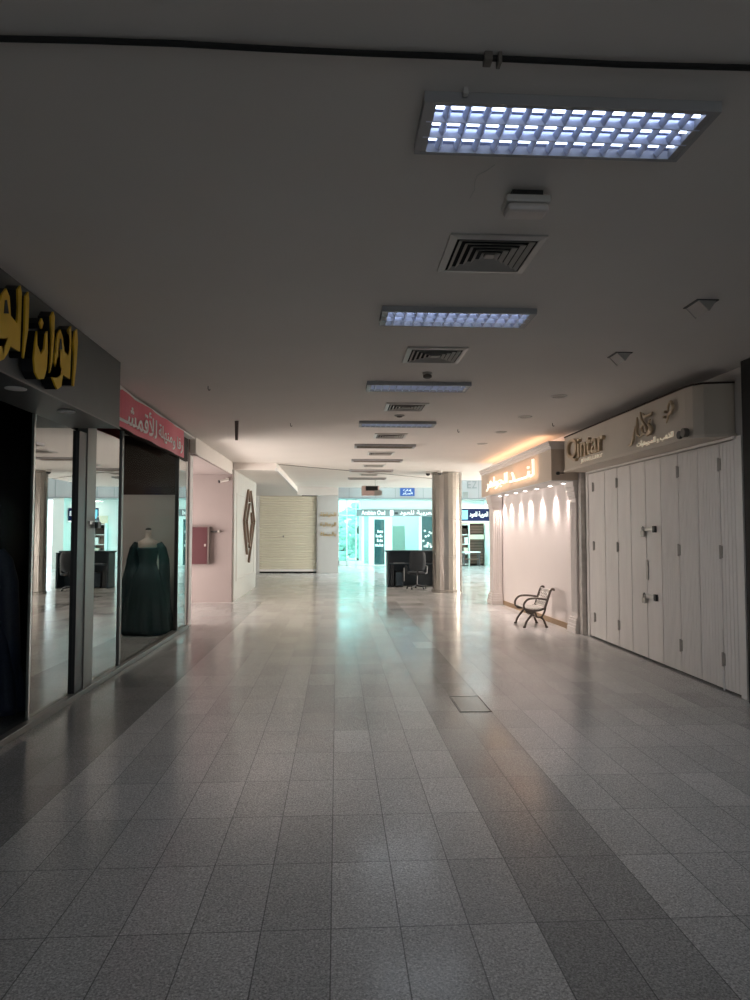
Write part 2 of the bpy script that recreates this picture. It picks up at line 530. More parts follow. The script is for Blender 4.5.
struct('trim_9', MB().box(-2.742, -2.718, 6.285, 6.315, 0.06, 2.78), M['alu'])
# back and right
struct('wall_back', MB().box(-6.2, 4.6, -5.4, -5.2, 0, CZ + 0.3), M['wall'])
struct('wall_right', MB().box(4.27, 4.6, -5.2, 17.2, 0, CZ), M['wall'])
struct('wall_right', MB().box(4.14, 4.27, -5.2, 6.75, 0, CZ), M['blackclad'])
struct('wall_right', MB().prism([(4.14, 11.50), (3.985, 16.35), (3.96, 17.2), (4.27, 17.2), (4.27, 11.50)], (0, CZ)), M['perfume_wall'])
struct('baseboard_right', MB().prism([(4.108, 11.87), (3.968, 16.28), (3.985, 16.28), (4.127, 11.87)], (0, 0.10)), M['wood'], bevel=0.003)
struct('wall_right', MB().box(4.6, 12.2, 17.05, 17.2, 0, CZ), M['wall'])
struct('wall_right', MB().box(12.0, 12.2, 17.2, 36.1, 0, 9), M['wall'])
struct('wall_right', MB().box(7.78, 8.3, 34.0, 36.1, 0, 3.45), M['wall'])
# atrium shell beyond the corridor
struct('wall_left', MB().box(-0.82, 0.06, 29.45, 30.1, 0, 9), M['pier'])
struct('wall_left', MB().box(-3.50, -3.32, 29.40, 30.1, 0, 3.29), M['white'])
struct('wall_left', MB().box(-5.9, -0.82, 29.75, 30.1, 0, CZ), M['darkwall'])
struct('wall_left', MB().box(-6.2, -0.82, 26.5, 26.7, CZ + 0.35, 9), M['white'])
struct('wall_left', MB().box(-1.0, -0.82, 26.7, 29.45, 3.6, 9), M['white'])
struct('wall_front', MB().box(-0.82, 12.2, 26.5, 26.6, CZ + 0.35, 9), M['white'])
struct('wall_back', MB().box(0.06, 12.2, 34.0, 36.1, 3.42, 9), M['whitestone'])
struct('ceiling', MB().box(-1.52, 0.05, 26.62, 30.1, 3.34, CZ + 0.35), M['white'])
struct('trim_17', MB().box(-1.52, 0.05, 26.42, 26.62, 3.16, CZ), M['white'])
# pillar-side glazing of the atrium (out of view, added to let aqua light in)
struct('window_6', MB().box(0.02, 0.05, 30.1, 36.0, 0, 9), M['aquaglass'])
# steel clad column
col = MB()
prof = [(0.44, 0.0), (0.44, 0.05), (0.415, 0.07)]
for z in (1.05, 2.1, 3.0):
    prof += [(0.415, z - 0.006), (0.408, z), (0.415, z + 0.006)]
prof += [(0.415, 3.40), (0.43, 3.42), (0.43, CZ)]
col.lathe(prof, 3.19, 19.9, 20)
struct('column', col, M['column'], 'round steel clad column standing in the corridor before the black counter', 'column')
struct('trim_10', MB().box(3.56, 3.62, 19.72, 19.80, 0, CZ), M['alu'])

# ================================================================== CEILING FIXTURES
def make_fixture(name, label, tube_mat, lit=True):
    x0, x1, y0, y1 = 0.345, 1.565, -0.215, 0.165
    zt, zb = CZ, CZ - 0.045
    r = thing(name, label, 'ceiling light', (0.955, 0, CZ), 'fluorescent fixtures along the ceiling')
    fm = MB().frame(x0, x1, y0, y1, zb, zt, 0.022)
    fm.box(x0 + 0.022, x0 + 0.05, y0 + 0.022, y1 - 0.022, zb + 0.002, zt - 0.006).box(x1 - 0.05, x1 - 0.022, y0 + 0.022, y1 - 0.022, zb + 0.002, zt - 0.006)
    obj('frame', fm, M['fixture_frame'], r, origin=(0.955, 0, CZ))
    obj('reflector', MB().box(x0 + 0.022, x1 - 0.022, y0 + 0.022, y1 - 0.022, zt - 0.006, zt - 0.001), M['reflector'] if lit else M['shaded_reflector'], r, origin=(0.955, 0, CZ))
    rows = 3
    a, b = y0 + 0.022, y1 - 0.022
    w = (b - a) / rows
    lv = MB()
    for k in range(1, rows):
        y = a + w * k
        lv.prism([(y - 0.003, zb), (y + 0.003, zb), (y + 0.014, zt - 0.010), (y - 0.014, zt - 0.010)], (x0 + 0.022, x1 - 0.022), 'x')
    n = 14
    step = (x1 - x0 - 0.044) / n
    for k in range(1, n):
        x = x0 + 0.022 + step * k
        for q in range(rows):
            ya, yb = a + w * q + 0.008, a + w * (q + 1) - 0.008
            ym = (ya + yb) / 2
            # V-shaped blade, thin edge down
            lv.prism([(x - 0.0015, zb), (x + 0.0015, zb), (x + 0.017, zt - 0.020), (x - 0.017, zt - 0.020)], (ya, yb), 'y')
    obj('louvre', lv, M['louvre'] if lit else M['shaded_louvre'], r, origin=(0.955, 0, CZ))
    for q in range(rows):
        y = a + w * (q + 0.5)
        obj('fluorescent_tube', MB().tube([(x0 + 0.05, y, zt - 0.016), (x1 - 0.05, y, zt - 0.016)], 0.0065, 8), tube_mat, r, smooth=True, origin=(0.955, y, CZ))
    return r

fx = [
    (2.85, 'lit_tube', 'nearest and brightest louvred fluorescent light, above the emergency lamp box'),
    (5.44, 'mid_tube', 'second lit louvred fluorescent light, between the large vent and the next vent'),
    (8.08, 'dim_tube', 'third louvred fluorescent light, dim, just beyond the smoke detector'),
    (10.90, 'dim_tube', 'fourth louvred fluorescent light, dim, beyond the third ceiling vent'),
    (13.70, 'off_tube', 'fifth fluorescent light along the ceiling, unlit brown-looking strip'),
    (16.45, 'off_tube', 'sixth fluorescent light along the ceiling, unlit, third from the far end'),
    (19.15, 'off_tube', 'second last fluorescent light along the ceiling, unlit'),
    (21.90, 'off_tube', 'farthest unlit fluorescent light, just before the hanging display box'),
]
protos = {}
for y, tm, lab in fx:
    if tm not in protos:
        o = make_fixture('fluorescent_fixture', lab, M[tm], tm != 'off_tube')
        protos[tm] = o
    else:
        o = copy_tree(protos[tm])
    o['label'] = lab
    o.location.y = y

def make_vent(label):
    r = thing('ceiling_vent', label, 'air vent', (0.955, 0, CZ), 'square air vents along the ceiling')
    h = 0.29
    og = (0.955, 0, CZ)
    fl = MB()
    # sloped flange
    def ring(mb, a, za, b, zb, t=0.006):
        for s in range(4):
            c, sn = [(1, 0), (0, 1), (-1, 0), (0, -1)][s]
            def P(r_, q, z):
                x, y = r_, q
                return (0.955 + x * c - y * sn, x * sn + y * c, z)
            v = [P(a, -a, za), P(a, a, za), P(b, b, zb), P(b, -b, zb)]
            w = [(p[0], p[1], p[2] + t) for p in v]
            vv = [mb.bm.verts.new(p) for p in v + w]
            for f in ((0, 1, 2, 3), (7, 6, 5, 4), (0, 4, 5, 1), (1, 5, 6, 2), (2, 6, 7, 3), (3, 7, 4, 0)):
                mb.bm.faces.new([vv[i] for i in f])
        return mb
    ring(fl, h, CZ - 0.012, h - 0.045, CZ - 0.020)
    ring(fl, h, CZ - 0.012, h - 0.002, CZ - 0.004)
    obj('flange', fl, M['whiteplastic'], r, origin=og)
    obj('duct_backing', MB().box(0.955 - h + 0.02, 0.955 + h - 0.02, -h + 0.02, h - 0.02, CZ - 0.004, CZ - 0.001), M['void'], r, origin=og)
    for k in range(5):
        a = h - 0.060 - 0.043 * k
        obj('louvre_ring', ring(MB(), a, CZ - 0.024, a - 0.024, CZ - 0.008, 0.003), M['vent'], r, origin=og)
    obj('center_plate', MB().box(0.955 - 0.03, 0.955 + 0.03, -0.03, 0.03, CZ - 0.022, CZ - 0.016), M['vent'], r, origin=og)
    return r

vp = None
for y, lab in [
    (4.20, 'largest and nearest square ceiling vent, behind the emergency lamp box'),
    (6.66, 'second square ceiling vent, just before the smoke detector'),
    (9.45, 'third square ceiling vent, between the two dim fluorescent lights'),
    (12.30, 'fourth square ceiling vent, before the first brown unlit light'),
    (15.05, 'fifth square ceiling vent, between the fifth and sixth lights'),
    (17.80, 'second farthest square ceiling vent, a thin pale strip'),
    (20.50, 'farthest square ceiling vent, before the last unlit light'),
]:
    if vp is None:
        vp = make_vent(lab); o = vp
    else:
        o = copy_tree(vp)
    o['label'] = lab
    o.location.y = y

# emergency lamp box
r = thing('emergency_light', 'white emergency lamp box hanging between the nearest light and vent', 'emergency light', (0.975, 3.43, CZ))
obj('mount', MB().box(0.895, 1.055, 3.39, 3.48, CZ - 0.035, CZ), M['darksteel'], r)
obj('housing', MB().box(0.86, 1.09, 3.365, 3.495, CZ - 0.072, CZ - 0.035), M['whiteplastic'], r, bevel=0.006)
obj('diffuser', MB().box(0.867, 1.083, 3.370, 3.490, CZ - 0.115, CZ - 0.072), M['lens'], r, bevel=0.018)
# smoke detector on a short rod
r = thing('smoke_detector', 'small dark smoke detector hanging before the third light', 'smoke detector', (0.99, 7.42, CZ))
obj('base', MB().lathe([(0.055, CZ), (0.055, CZ - 0.014), (0.04, CZ - 0.02)], 0.99, 7.42, 20), M['vent'], r, smooth=False)
obj('sensor_head', MB().lathe([(0.03, CZ - 0.02), (0.048, CZ - 0.03), (0.048, CZ - 0.05), (0.03, CZ - 0.062), (0.012, CZ - 0.066)], 0.99, 7.42, 20), M['tape'], r)
r = thing('smoke_detector', 'tiny round smoke detector just beyond the third ceiling vent', 'smoke detector', (0.93, 10.15, CZ))
obj('base', MB().lathe([(0.075, CZ), (0.075, CZ - 0.012), (0.055, CZ - 0.018)], 0.93, 10.15, 20), M['vent'], r)
obj('sensor_head', MB().lathe([(0.045, CZ - 0.018), (0.04, CZ - 0.03), (0.015, CZ - 0.036)], 0.93, 10.15, 20), M['tape'], r)

# wedge lamps on the right of the ceiling
wp = None
for x, y, lab in [(2.79, 5.04, 'nearer of two wedge-shaped lamps on the right of the ceiling'),
                  (2.79, 6.55, 'farther of two wedge-shaped lamps on the right of the ceiling')]:
    if wp is None:
        wp = thing('ceiling_lamp', lab, 'ceiling lamp', (2.79, 5.04, CZ), 'wedge lamps on the ceiling')
        og = (2.79, 5.04, CZ)
        obj('base_plate', MB().box(2.705, 2.875, 4.94, 5.15, CZ - 0.008, CZ), M['darksteel'], wp, origin=og)
        obj('end_cap', MB().prism([(2.72, CZ - 0.008), (2.86, CZ - 0.008), (2.80, CZ - 0.088)], (4.945, 4.953), 'y'), M['vent'], wp, origin=og)
        obj('end_cap', MB().prism([(2.72, CZ - 0.008), (2.86, CZ - 0.008), (2.80, CZ - 0.088)], (5.135, 5.143), 'y'), M['vent'], wp, origin=og)
        obj('lens', MB().prism([(2.725, CZ - 0.008), (2.855, CZ - 0.008), (2.80, CZ - 0.083)], (4.953, 5.135), 'y'), M['lens'], wp, origin=og)
        o = wp
    else:
        o = copy_tree(wp)
        o.location = (x, y, CZ)
    o['label'] = lab

# round downlights on the right of the ceiling
dp = None
for y, lab in [(8.60, 'nearest round recessed downlight, above the beige jewellery sign'),
               (10.18, 'second round downlight, beside the far end of the jewellery sign'),
               (11.75, 'third round downlight, before the glowing perfume shop sign'),
               (13.3, 'farthest round downlight, over the glowing perfume shop sign')]:
    if dp is None:
        dp = thing('ceiling_downlight', lab, 'downlight', (2.85, y, CZ), 'round downlights on the right of the ceiling')
        og = (2.85, y, CZ)
        rg = MB()
        prof = [(0.105, CZ), (0.105, CZ - 0.010), (0.085, CZ - 0.012), (0.085, CZ)]
        ringv = []
        for rr, z in prof:
            ringv.append([rg.bm.verts.new((2.85 + rr * math.cos(2 * PI * k / 28), y + rr * math.sin(2 * PI * k / 28), z)) for k in range(28)])
        for a, b in zip(ringv, ringv[1:]):
            for k in range(28):
                rg.bm.faces.new((a[k], a[(k + 1) % 28], b[(k + 1) % 28], b[k]))
        obj('ring', rg, M['whiteplastic'], dp, origin=og)
        obj('lens', MB().lathe([(0.085, CZ - 0.002), (0.085, CZ - 0.005)], 2.85, y, 28), M['vent'], dp, origin=og)
        o = dp
    else:
        o = copy_tree(dp)
        o.location.y = y
    o['label'] = lab

# conduit across the ceiling near the camera
r = thing('ceiling_conduit', 'dark cable conduit running across the ceiling nearest the viewer', 'conduit', (0.8, 2.42, CZ))
pts = [(-2.2 + k * 0.325, 2.405 + 0.004 * math.sin(k * 0.9) + 0.0012 * k, CZ - 0.014 + 0.003 * math.sin(k * 1.7)) for k in range(20)]
obj('pipe', MB().tube(pts, 0.011, 8), M['void'], r, smooth=True)
obj('clip', MB().box(0.535, 0.565, 2.395, 2.44, CZ - 0.034, CZ), M['tape'], r, bevel=0.003)
obj('clip', MB().box(0.585, 0.60, 2.395, 2.44, CZ - 0.040, CZ), M['tape'], r, bevel=0.003)
# loose wire hanging off the first light
r_ = obj('hanging_wire', MB().tube([(0.735, 3.09, CZ - 0.04), (0.70, 3.13, CZ - 0.05), (0.665, 3.16, CZ - 0.055), (0.66, 3.2, CZ - 0.07), (0.668, 3.24, CZ - 0.085), (0.655, 3.30, CZ - 0.1)], 0.0016, 6), M['whiteplastic'])
tag(r_, 'thin loose wire dangling below the nearest fluorescent light', 'wire')
r = thing('hanging_clip', 'tiny white clip on the near edge of the nearest light', 'clip', (0.50, 2.61, CZ - 0.03))
obj('clip_body', MB().box(0.495, 0.515, 2.600, 2.624, CZ - 0.028, CZ), M['whiteplastic'], r, bevel=0.002)
# hanging strip of tape on the left
tp = MB().prism([(-1.61, CZ), (-1.55, CZ), (-1.552, CZ - 0.12), (-1.562, CZ - 0.24), (-1.558, CZ - 0.31), (-1.60, CZ - 0.305), (-1.597, CZ - 0.2), (-1.603, CZ - 0.1)], (10.80, 10.812), 'y')
tag(obj('hanging_strip', tp, M['tape']), 'dark dusty strip hanging from the ceiling left of the lights', 'strip')
# hooks left in the ceiling
hk = None
for x, y, lab in [(-1.55, 8.25, 'small hook in the ceiling left of the lights, before the hanging strip'),
                  (3.45, 10.75, 'small dark hook in the ceiling before the far end of the beige sign'),
                  (2.05, 11.5, 'small dark hook in the ceiling right of the fourth light'),
                  (-0.75, 11.0, 'small dark hook in the ceiling left of the fourth light')]:
    if hk is None:
        hk = obj('ceiling_hook', MB().tube([(x, y, CZ), (x, y, CZ - 0.035), (x + 0.008, y, CZ - 0.05), (x + 0.02, y, CZ - 0.05), (x + 0.024, y, CZ - 0.036)], 0.005, 6), M['darksteel'], origin=(x, y, CZ))
        o = hk
    else:
        o = hk.copy(); COL.objects.link(o); o.location = (x, y, CZ)
    tag(o, lab, 'hook', 'hooks in the ceiling')

# ================================================================== LEFT SHOP: charcoal fascia with gold letters
r = thing('shop_fascia', 'charcoal shop fascia box with gold Arabic letters at upper left', 'shop sign', (-2.45, 3.0, 2.78))
obj('fascia_box', MB().box(-2.73, -2.235, -5.0, 7.13, 2.78, CZ - 0.004), M['fascia'], r)
obj('edge_strip', MB().box(-2.24, -2.228, -5.0, 7.13, 2.775, 2.787), M['greyalu'], r)
LET = [
    [(5.625, 3.347), (5.668, 3.376), (5.688, 3.273), (5.673, 3.109), (5.627, 2.895), (5.599, 2.898), (5.621, 3.122), (5.6, 3.248)],
    [(5.54, 3.364), (5.554, 3.235), (5.541, 2.934), (5.40, 2.938), (5.375, 2.84), (5.303, 2.802), (5.257, 2.827), (5.202, 2.874), (5.268, 2.880), (5.345, 2.915), (5.385, 2.994), (5.332, 2.943), (5.28, 2.950), (5.242, 2.995), (5.245, 3.06), (5.262, 3.098), (5.265, 3.158), (5.290, 3.227), (5.332, 3.272), (5.385, 3.223), (5.412, 3.128), (5.505, 3.108), (5.518, 3.225), (5.487, 3.319)],
    [(5.152, 3.315), (5.198, 3.369), (5.223, 3.338), (5.223, 3.191), (5.204, 2.991), (5.161, 2.894), (5.172, 3.055), (5.173, 3.201)],
    [(4.927, 3.14), (4.940, 3.045), (4.997, 2.990), (5.053, 3.045), (5.074, 3.159), (5.102, 3.192), (5.116, 3.04), (5.101, 2.906), (5.059, 2.827), (4.971, 2.805), (4.912, 2.843), (4.889, 2.934), (4.906, 3.053)],
    [(5.0, 3.257), (5.031, 3.229), (5.004, 3.18), (4.971, 3.211)],
    [(4.737, 3.327), (4.778, 3.371), (4.795, 3.325), (4.79, 3.11), (4.736, 2.895), (4.724, 2.903), (4.739, 3.095)],
    [(4.663, 3.372), (4.682, 3.329), (4.679, 3.077), (4.675, 2.926), (4.543, 2.927), (4.515, 2.878), (4.459, 2.819), (4.408, 2.793), (4.346, 2.815), (4.325, 2.84), (4.403, 2.885), (4.470, 2.915), (4.505, 2.979), (4.462, 2.950), (4.411, 2.940), (4.348, 2.967), (4.365, 3.076), (4.385, 3.157), (4.420, 3.23), (4.466, 3.282), (4.513, 3.245), (4.537, 3.126), (4.626, 3.100), (4.636, 3.216), (4.623, 3.33)],
]
HOLE = [[(5.312, 3.11), (5.325, 3.20), (5.345, 3.205), (5.372, 3.13)], [(4.44, 3.11), (4.45, 3.20), (4.475, 3.21), (4.505, 3.13)]]
hi_ = 0
for pts in LET:
    back = obj('letter_return', MB().prism(pts, (-2.225, -2.142), 'x'), M['black'], r)
    obj('letter_face', MB().prism(pts, (-2.142, -2.130), 'x'), M['gold'], back)
for hpts in HOLE:
    obj('letter_counter', MB().prism(hpts, (-2.1305, -2.1275), 'x'), M['black'], r)
sp = None
for y, lab in [(5.15, 'nearer unlit oval spotlight under the charcoal fascia'), (6.10, 'farther unlit oval spotlight under the charcoal fascia')]:
    o = obj('soffit_spotlight', MB().lathe([(0.065, 2.779), (0.075, 2.775), (0.075, 2.768), (0.055, 2.765)], -2.37, y, 20), M['lettering'])
    tag(o, lab, 'spotlight', 'spotlights under the charcoal fascia')

# padlock on the aluminium post
r = thing('padlock', 'small padlock and hasp on the grey aluminium post at left', 'padlock', (-2.65, 7.66, 1.78))
obj('hasp', MB().box(-2.68, -2.664, 7.56, 7.78, 1.80, 1.84), M['alu'], r, bevel=0.003)
obj('lock_body', MB().box(-2.664, -2.625, 7.70, 7.80, 1.76, 1.83), M['darksteel'], r, bevel=0.008)
obj('shackle', MB().tube([(-2.645, 7.72, 1.83), (-2.645, 7.72, 1.875), (-2.645, 7.75, 1.89), (-2.645, 7.78, 1.875), (-2.645, 7.78, 1.83)], 0.006, 8), M['alu'], r)

# red banner
r = thing('hanging_banner', 'red cloth banner with white Arabic lettering over the gown window', 'banner', (-2.56, 9.8, 2.95))
bm_ = MB()
n = 24
top, bot = [], []
for k in range(n + 1):
    y = 8.05 + (11.50 - 8.05) * k / n
    sag = 0.02 * math.sin(k * 0.9) + 0.012 * math.sin(k * 2.1)
    x = -2.553 + 0.012 * math.sin(k * 0.8)
    zt = 3.40 - (0.055 if k == 0 else 0.0) + 0.25 * sag
    zb = 2.955 + 0.1 * sag
    top.append((x, y, zt)); bot.append((x + 0.006, y, zb))
vt = [[bm_.bm.verts.new((p[0] + d, p[1], p[2])) for p in row] for row in (top, bot) for d in (0.0, -0.008)]
tf, tb, bf, bb = vt
for k in range(n):
    bm_.bm.faces.new((tf[k], tf[k + 1], bf[k + 1], bf[k]))
    bm_.bm.faces.new((tb[k], bb[k], bb[k + 1], tb[k + 1]))
    bm_.bm.faces.new((tf[k], tb[k], tb[k + 1], tf[k + 1]))
    bm_.bm.faces.new((bf[k], bf[k + 1], bb[k + 1], bb[k]))
bm_.bm.faces.new((tf[0], bf[0], bb[0], tb[0]))
bm_.bm.faces.new((tf[n], tb[n], bb[n], bf[n]))
obj('cloth', bm_, M['banner'], r)
def left_text(body, y0, y1, z0, z1, x, d=0.006, bold=0.012):
    # text on a left wall faces +X: its reading right is +Y
    return text_mb(body, y1 - y0, z1 - z0, d, (x, y0, z0), (0, 1, 0), UP, bold, True)
obj('lettering', left_text('للأقمشــ', 8.08, 9.75, 3.02, 3.345, -2.540), M['lettering'], r)
obj('lettering', left_text('منهلة', 9.85, 10.65, 3.03, 3.27, -2.540), M['lettering'], r)
obj('lettering', left_text('رفا و', 10.70, 11.36, 3.0, 3.24, -2.540), M['lettering'], r)
obj('white_corner', MB().prism([(8.05, 3.40), (8.05, CZ - 0.005), (8.95, 3.41)], (-2.565, -2.56), 'x'), M['lettering'], r)
obj('top_batten', MB().box(-2.695, -2.57, 8.0, 12.5, 3.405, 3.43), M['white'], r)

# mannequin and gowns
def mannequin(cx, cy_, label, group):
    r = thing('mannequin', label, 'mannequin', (cx, cy_, 0), group)
    og = (cx, cy_, 0)
    obj('stand_base', MB().lathe([(0.16, 0), (0.16, 0.015), (0.03, 0.03), (0.02, 0.05)], cx, cy_, 20), M['darksteel'], r, origin=og)
    obj('pole', MB().tube([(cx, cy_, 0.04), (cx, cy_, 1.05)], 0.016, 10), M['darksteel'], r, origin=og)
    prof = [(0.15, 1.0), (0.165, 1.06), (0.125, 1.20), (0.14, 1.32), (0.165, 1.42), (0.18, 1.50), (0.165, 1.56), (0.09, 1.60), (0.055, 1.63), (0.05, 1.72), (0.052, 1.76)]
    obj('torso', MB().lathe(prof, cx, cy_, 24, 1.0, 0.68), M['skin'], r, smooth=True, origin=og)
    obj('neck_cap', MB().lathe([(0.052, 1.76), (0.045, 1.785), (0.012, 1.80)], cx, cy_, 20, 1, 0.68), M['darksteel'], r, smooth=True, origin=og)
    return r
def gown(cx, cy_, m, label, group):
    prof = [(0.45, 0.02), (0.445, 0.10), (0.41, 0.35), (0.34, 0.70), (0.25, 0.98), (0.175, 1.10), (0.148, 1.20), (0.165, 1.32), (0.190, 1.42), (0.198, 1.46)]
    r = thing('gown', label, 'gown', (cx, cy_, 0), group)
    og = (cx, cy_, 0)
    obj('dress', MB().lathe(prof, cx, cy_, 64, 0.95, 0.8, wave=lambda a, z: max(0, 1.1 - z) * 0.06 * math.sin(13 * a) + max(0, 1.1 - z) * 0.03 * math.sin(5 * a + 1)), m, r, smooth=True, origin=og)
    cape = [(cx - 0.20, cy_ + 0.03, 1.50), (cx - 0.25, cy_ + 0.05, 1.30), (cx - 0.31, cy_ + 0.06, 0.9), (cx - 0.40, cy_ + 0.06, 0.45), (cx - 0.47, cy_ + 0.06, 0.04)]
    obj('cape', MB().tube(cape, [0.06, 0.10, 0.13, 0.14, 0.14], 14), m, r, smooth=True, origin=og)
    for s in (-1, 1):
        pts = [(cx + s * 0.185, cy_ - 0.02, 1.54), (cx + s * 0.235, cy_ - 0.01, 1.44), (cx + s * 0.27, cy_, 1.25), (cx + s * 0.28, cy_, 1.0), (cx + s * 0.29, cy_ + 0.01, 0.7), (cx + s * 0.30, cy_ + 0.01, 0.3)]
        obj('cape_sleeve', MB().tube(pts, [0.05, 0.075, 0.088, 0.092, 0.095, 0.095], 14), m, r, smooth=True, origin=og)
    return r
mannequin(-3.22, 11.93, 'beige headless mannequin wearing the dark green gown in the shop window', 'window mannequins')
gown(-3.22, 11.93, M['gown_green'], 'dark green full gown on the mannequin under the red banner', 'gowns in shop windows')
mannequin(-3.40, 6.75, 'dim headless mannequin wearing the navy gown behind the leftmost glass', 'window mannequins')
gown(-3.40, 6.75, M['gown_navy'], 'dark navy sequined gown behind the leftmost dark glass', 'gowns in shop windows')

# fire hose cabinet and camera in the recess
r = thing('fire_hose_cabinet', 'red fire hose cabinet on the pink wall beside the white post', 'fire hose cabinet', (-3.49, 17.05, 0.94))
obj('cabinet_body', MB().box(-3.84, -3.14, 17.0, 17.146, 0.94, 1.86), M['pinkwall'], r, bevel=0.006)
dr = obj('cabinet_door', MB().box(-3.83, -3.17, 16.985, 17.0, 0.95, 1.85), M['red'], r, bevel=0.004)
obj('latch', MB().box(-3.24, -3.20, 16.968, 16.985, 1.38, 1.44), M['steel'], dr)
r = thing('pipe_mount', 'small dark pipe stub beside the red cabinet on the pink wall', 'pipe', (-2.98, 17.1, 1.73))
obj('pipe_stub', MB().tube([(-3.10, 17.12, 1.745), (-3.0, 17.09, 1.745), (-2.92, 17.09, 1.75)], 0.018, 8), M['darksteel'], r)
obj('wall_rose', MB().tube([(-2.91, 17.06, 1.75), (-2.91, 17.15, 1.75)], 0.03, 12), M['steel'], r)
def camera_unit(loc, label, dirx):
    x, y, z = loc
    r = thing('security_camera', label, 'security camera', loc, 'security cameras')
    obj('bracket', MB().box(x - 0.03, x + 0.03, y, y + 0.10, z - 0.02, z + 0.05), M['whiteplastic'], r, bevel=0.004)
    obj('camera_body', MB().tube([(x - dirx * 0.02, y - 0.02, z), (x + dirx * 0.16, y - 0.10, z - 0.05)], 0.035, 12), M['whiteplastic'], r)
    obj('lens_hood', MB().tube([(x + dirx * 0.155, y - 0.098, z - 0.049), (x + dirx * 0.185, y - 0.112, z - 0.057)], 0.036, 12), M['black'], r)
    return r
camera_unit((-2.72, 17.05, 3.02), 'white security camera high on the pink wall beside the beam', -1)

# white panel wall with the diamond ornament
struct('wall_left', MB().box(-2.9, -2.57, 17.30, 21.95, 0, 3.29), M['panelwhite'])
pw = MB()
for k in range(9):
    y = 17.55 + k * 0.47
    pw.box(-2.57, -2.566, y, y + 0.46, 2.72, 3.28)
pw.box(-2.57, -2.56, 17.7, 17.75, 0.5, 2.72).box(-2.57, -2.56, 21.4, 21.45, 0.5, 2.72).box(-2.57, -2.56, 17.7, 21.45, 2.70, 2.74).box(-2.57, -2.56, 17.7, 21.45, 0.48, 0.52)
struct('trim_11', pw, M['panelwhite'])
r = thing('diamond_ornament', 'large brown diamond-shaped ornament on the white panel wall', 'wall ornament', (-2.55, 20.0, 0.88))
def bar(a, b, w=0.07, x=-2.50):
    a, b = Vector(a), Vector(b)
    d = (b - a).normalized()
    nn = Vector((-d.y, d.x)) * w / 2
    return MB().prism([tuple(a + nn), tuple(a - nn), tuple(b - nn), tuple(b + nn)], (-2.558, x), 'x')
for a, b in [((19.75, 2.93), (18.90, 2.02)), ((18.90, 2.02), (19.55, 1.12)), ((20.30, 2.93), (21.20, 2.05)), ((21.20, 2.05), (19.95, 0.88)),
             ((20.05, 2.55), (19.45, 2.05)), ((19.45, 2.05), (19.95, 1.45)), ((20.45, 2.30), (20.65, 2.0)), ((20.65, 2.0), (20.0, 1.30)), ((20.05, 2.93), (20.05, 2.60))]:
    obj('bar', bar(a, b), M['brown'], r)

# roller shutter at the end of the alcove
r = thing('roller_shutter', 'cream closed roller shutter at the far left end of the corridor', 'roller shutter', (-2.07, 29.55, 0))
prof = []
nslat = 30
sh = MB()
for k in range(nslat):
    z0 = 0.16 + k * 0.104
    sh.prism([(29.58, z0), (29.548, z0 + 0.012), (29.54, z0 + 0.05), (29.548, z0 + 0.088), (29.58, z0 + 0.100), (29.60, z0 + 0.05)], (-3.32, -0.84), 'x')
obj('curtain', sh, M['shutter'], r)
obj('backing', MB().box(-3.32, -0.84, 29.6, 29.62, 0.06, 3.29), M['shutter'], r)
obj('bottom_bar', MB().box(-3.32, -0.84, 29.53, 29.6, 0.07, 0.16), M['lettering'], r)
obj('guide_rail', MB().box(-3.36, -3.30, 29.47, 29.62, 0, 3.29), M['alu'], r)
obj('guide_rail', MB().box(-0.87, -0.80, 29.44, 29.62, 0, 3.29), M['alu'], r)
obj('lock_plate', MB().box(-2.32, -2.26, 29.52, 29.545, 1.52, 1.60), M['steel'], r)

# gold letters on the white pier
r = thing('gold_wall_lettering', 'three lines of gold Arabic letters on the white pier', 'lettering', (-0.38, 29.44, 1.56))
def front_text(body, x0, x1, z0, z1, y, d=0.02, bold=0.01, arabic=True):
    # text facing -Y (towards the corridor): reading right is +X
    return text_mb(body, x1 - x0, z1 - z0, d, (x0, y, z0), (1, 0, 0), UP, bold, arabic)
for body, z in (('للخياطة', 2.38), ('الرجالية', 1.95), ('بالجملة', 1.54)):
    obj('lettering', front_text(body, -0.72, -0.03, z, z + 0.22, 29.445), M['brass'], r)

# ================================================================== RIGHT: folding shutter doors
r = thing('folding_shutter', 'tall white ribbed folding metal doors closing the jewellery shop at right', 'folding doors', (4.22, 9.1, 0))
edges = [11.23, 10.54, 10.05, 9.59, 9.11, 8.67, 8.21, 7.75, 7.29, 6.97]
FX = 4.20
for i in range(len(edges) - 1):
    y1, y0 = edges[i] - 0.010, edges[i + 1] + 0.010
    b_ = MB().box(FX, FX + 0.035, y0, y1, 0.025, 2.69)
    rib = 0.075 if i < 5 else 0.058
    n = max(2, int((y1 - y0 - 0.02) / rib))
    for k in range(n):
        ya = y0 + 0.012 + (y1 - y0 - 0.024) * (k + 0.18) / n
        yb = y0 + 0.012 + (y1 - y0 - 0.024) * (k + 0.82) / n
        if i in (3, 4):
            continue
        t = 0.002 if i < 3 else 0.005
        b_.prism([(FX, ya), (FX, yb), (FX - t, yb - 0.008), (FX - t, ya + 0.008)], (0.03, 2.68), 'z')
    lf = obj('leaf', b_, M['door'], r)
    if i in (0, 1, 5, 7):
        yh = edges[i + 1] if i != 0 else 11.0
        for z in (0.34, 1.50, 2.46):
            hb = MB().tube([(FX - 0.014, yh, z - 0.075), (FX - 0.014, yh, z + 0.075)], 0.012, 10)
            hb.box(FX - 0.012, FX + 0.004, yh - 0.028, yh + 0.028, z - 0.065, z + 0.065)
            obj('hinge', hb, M['steel'], lf)
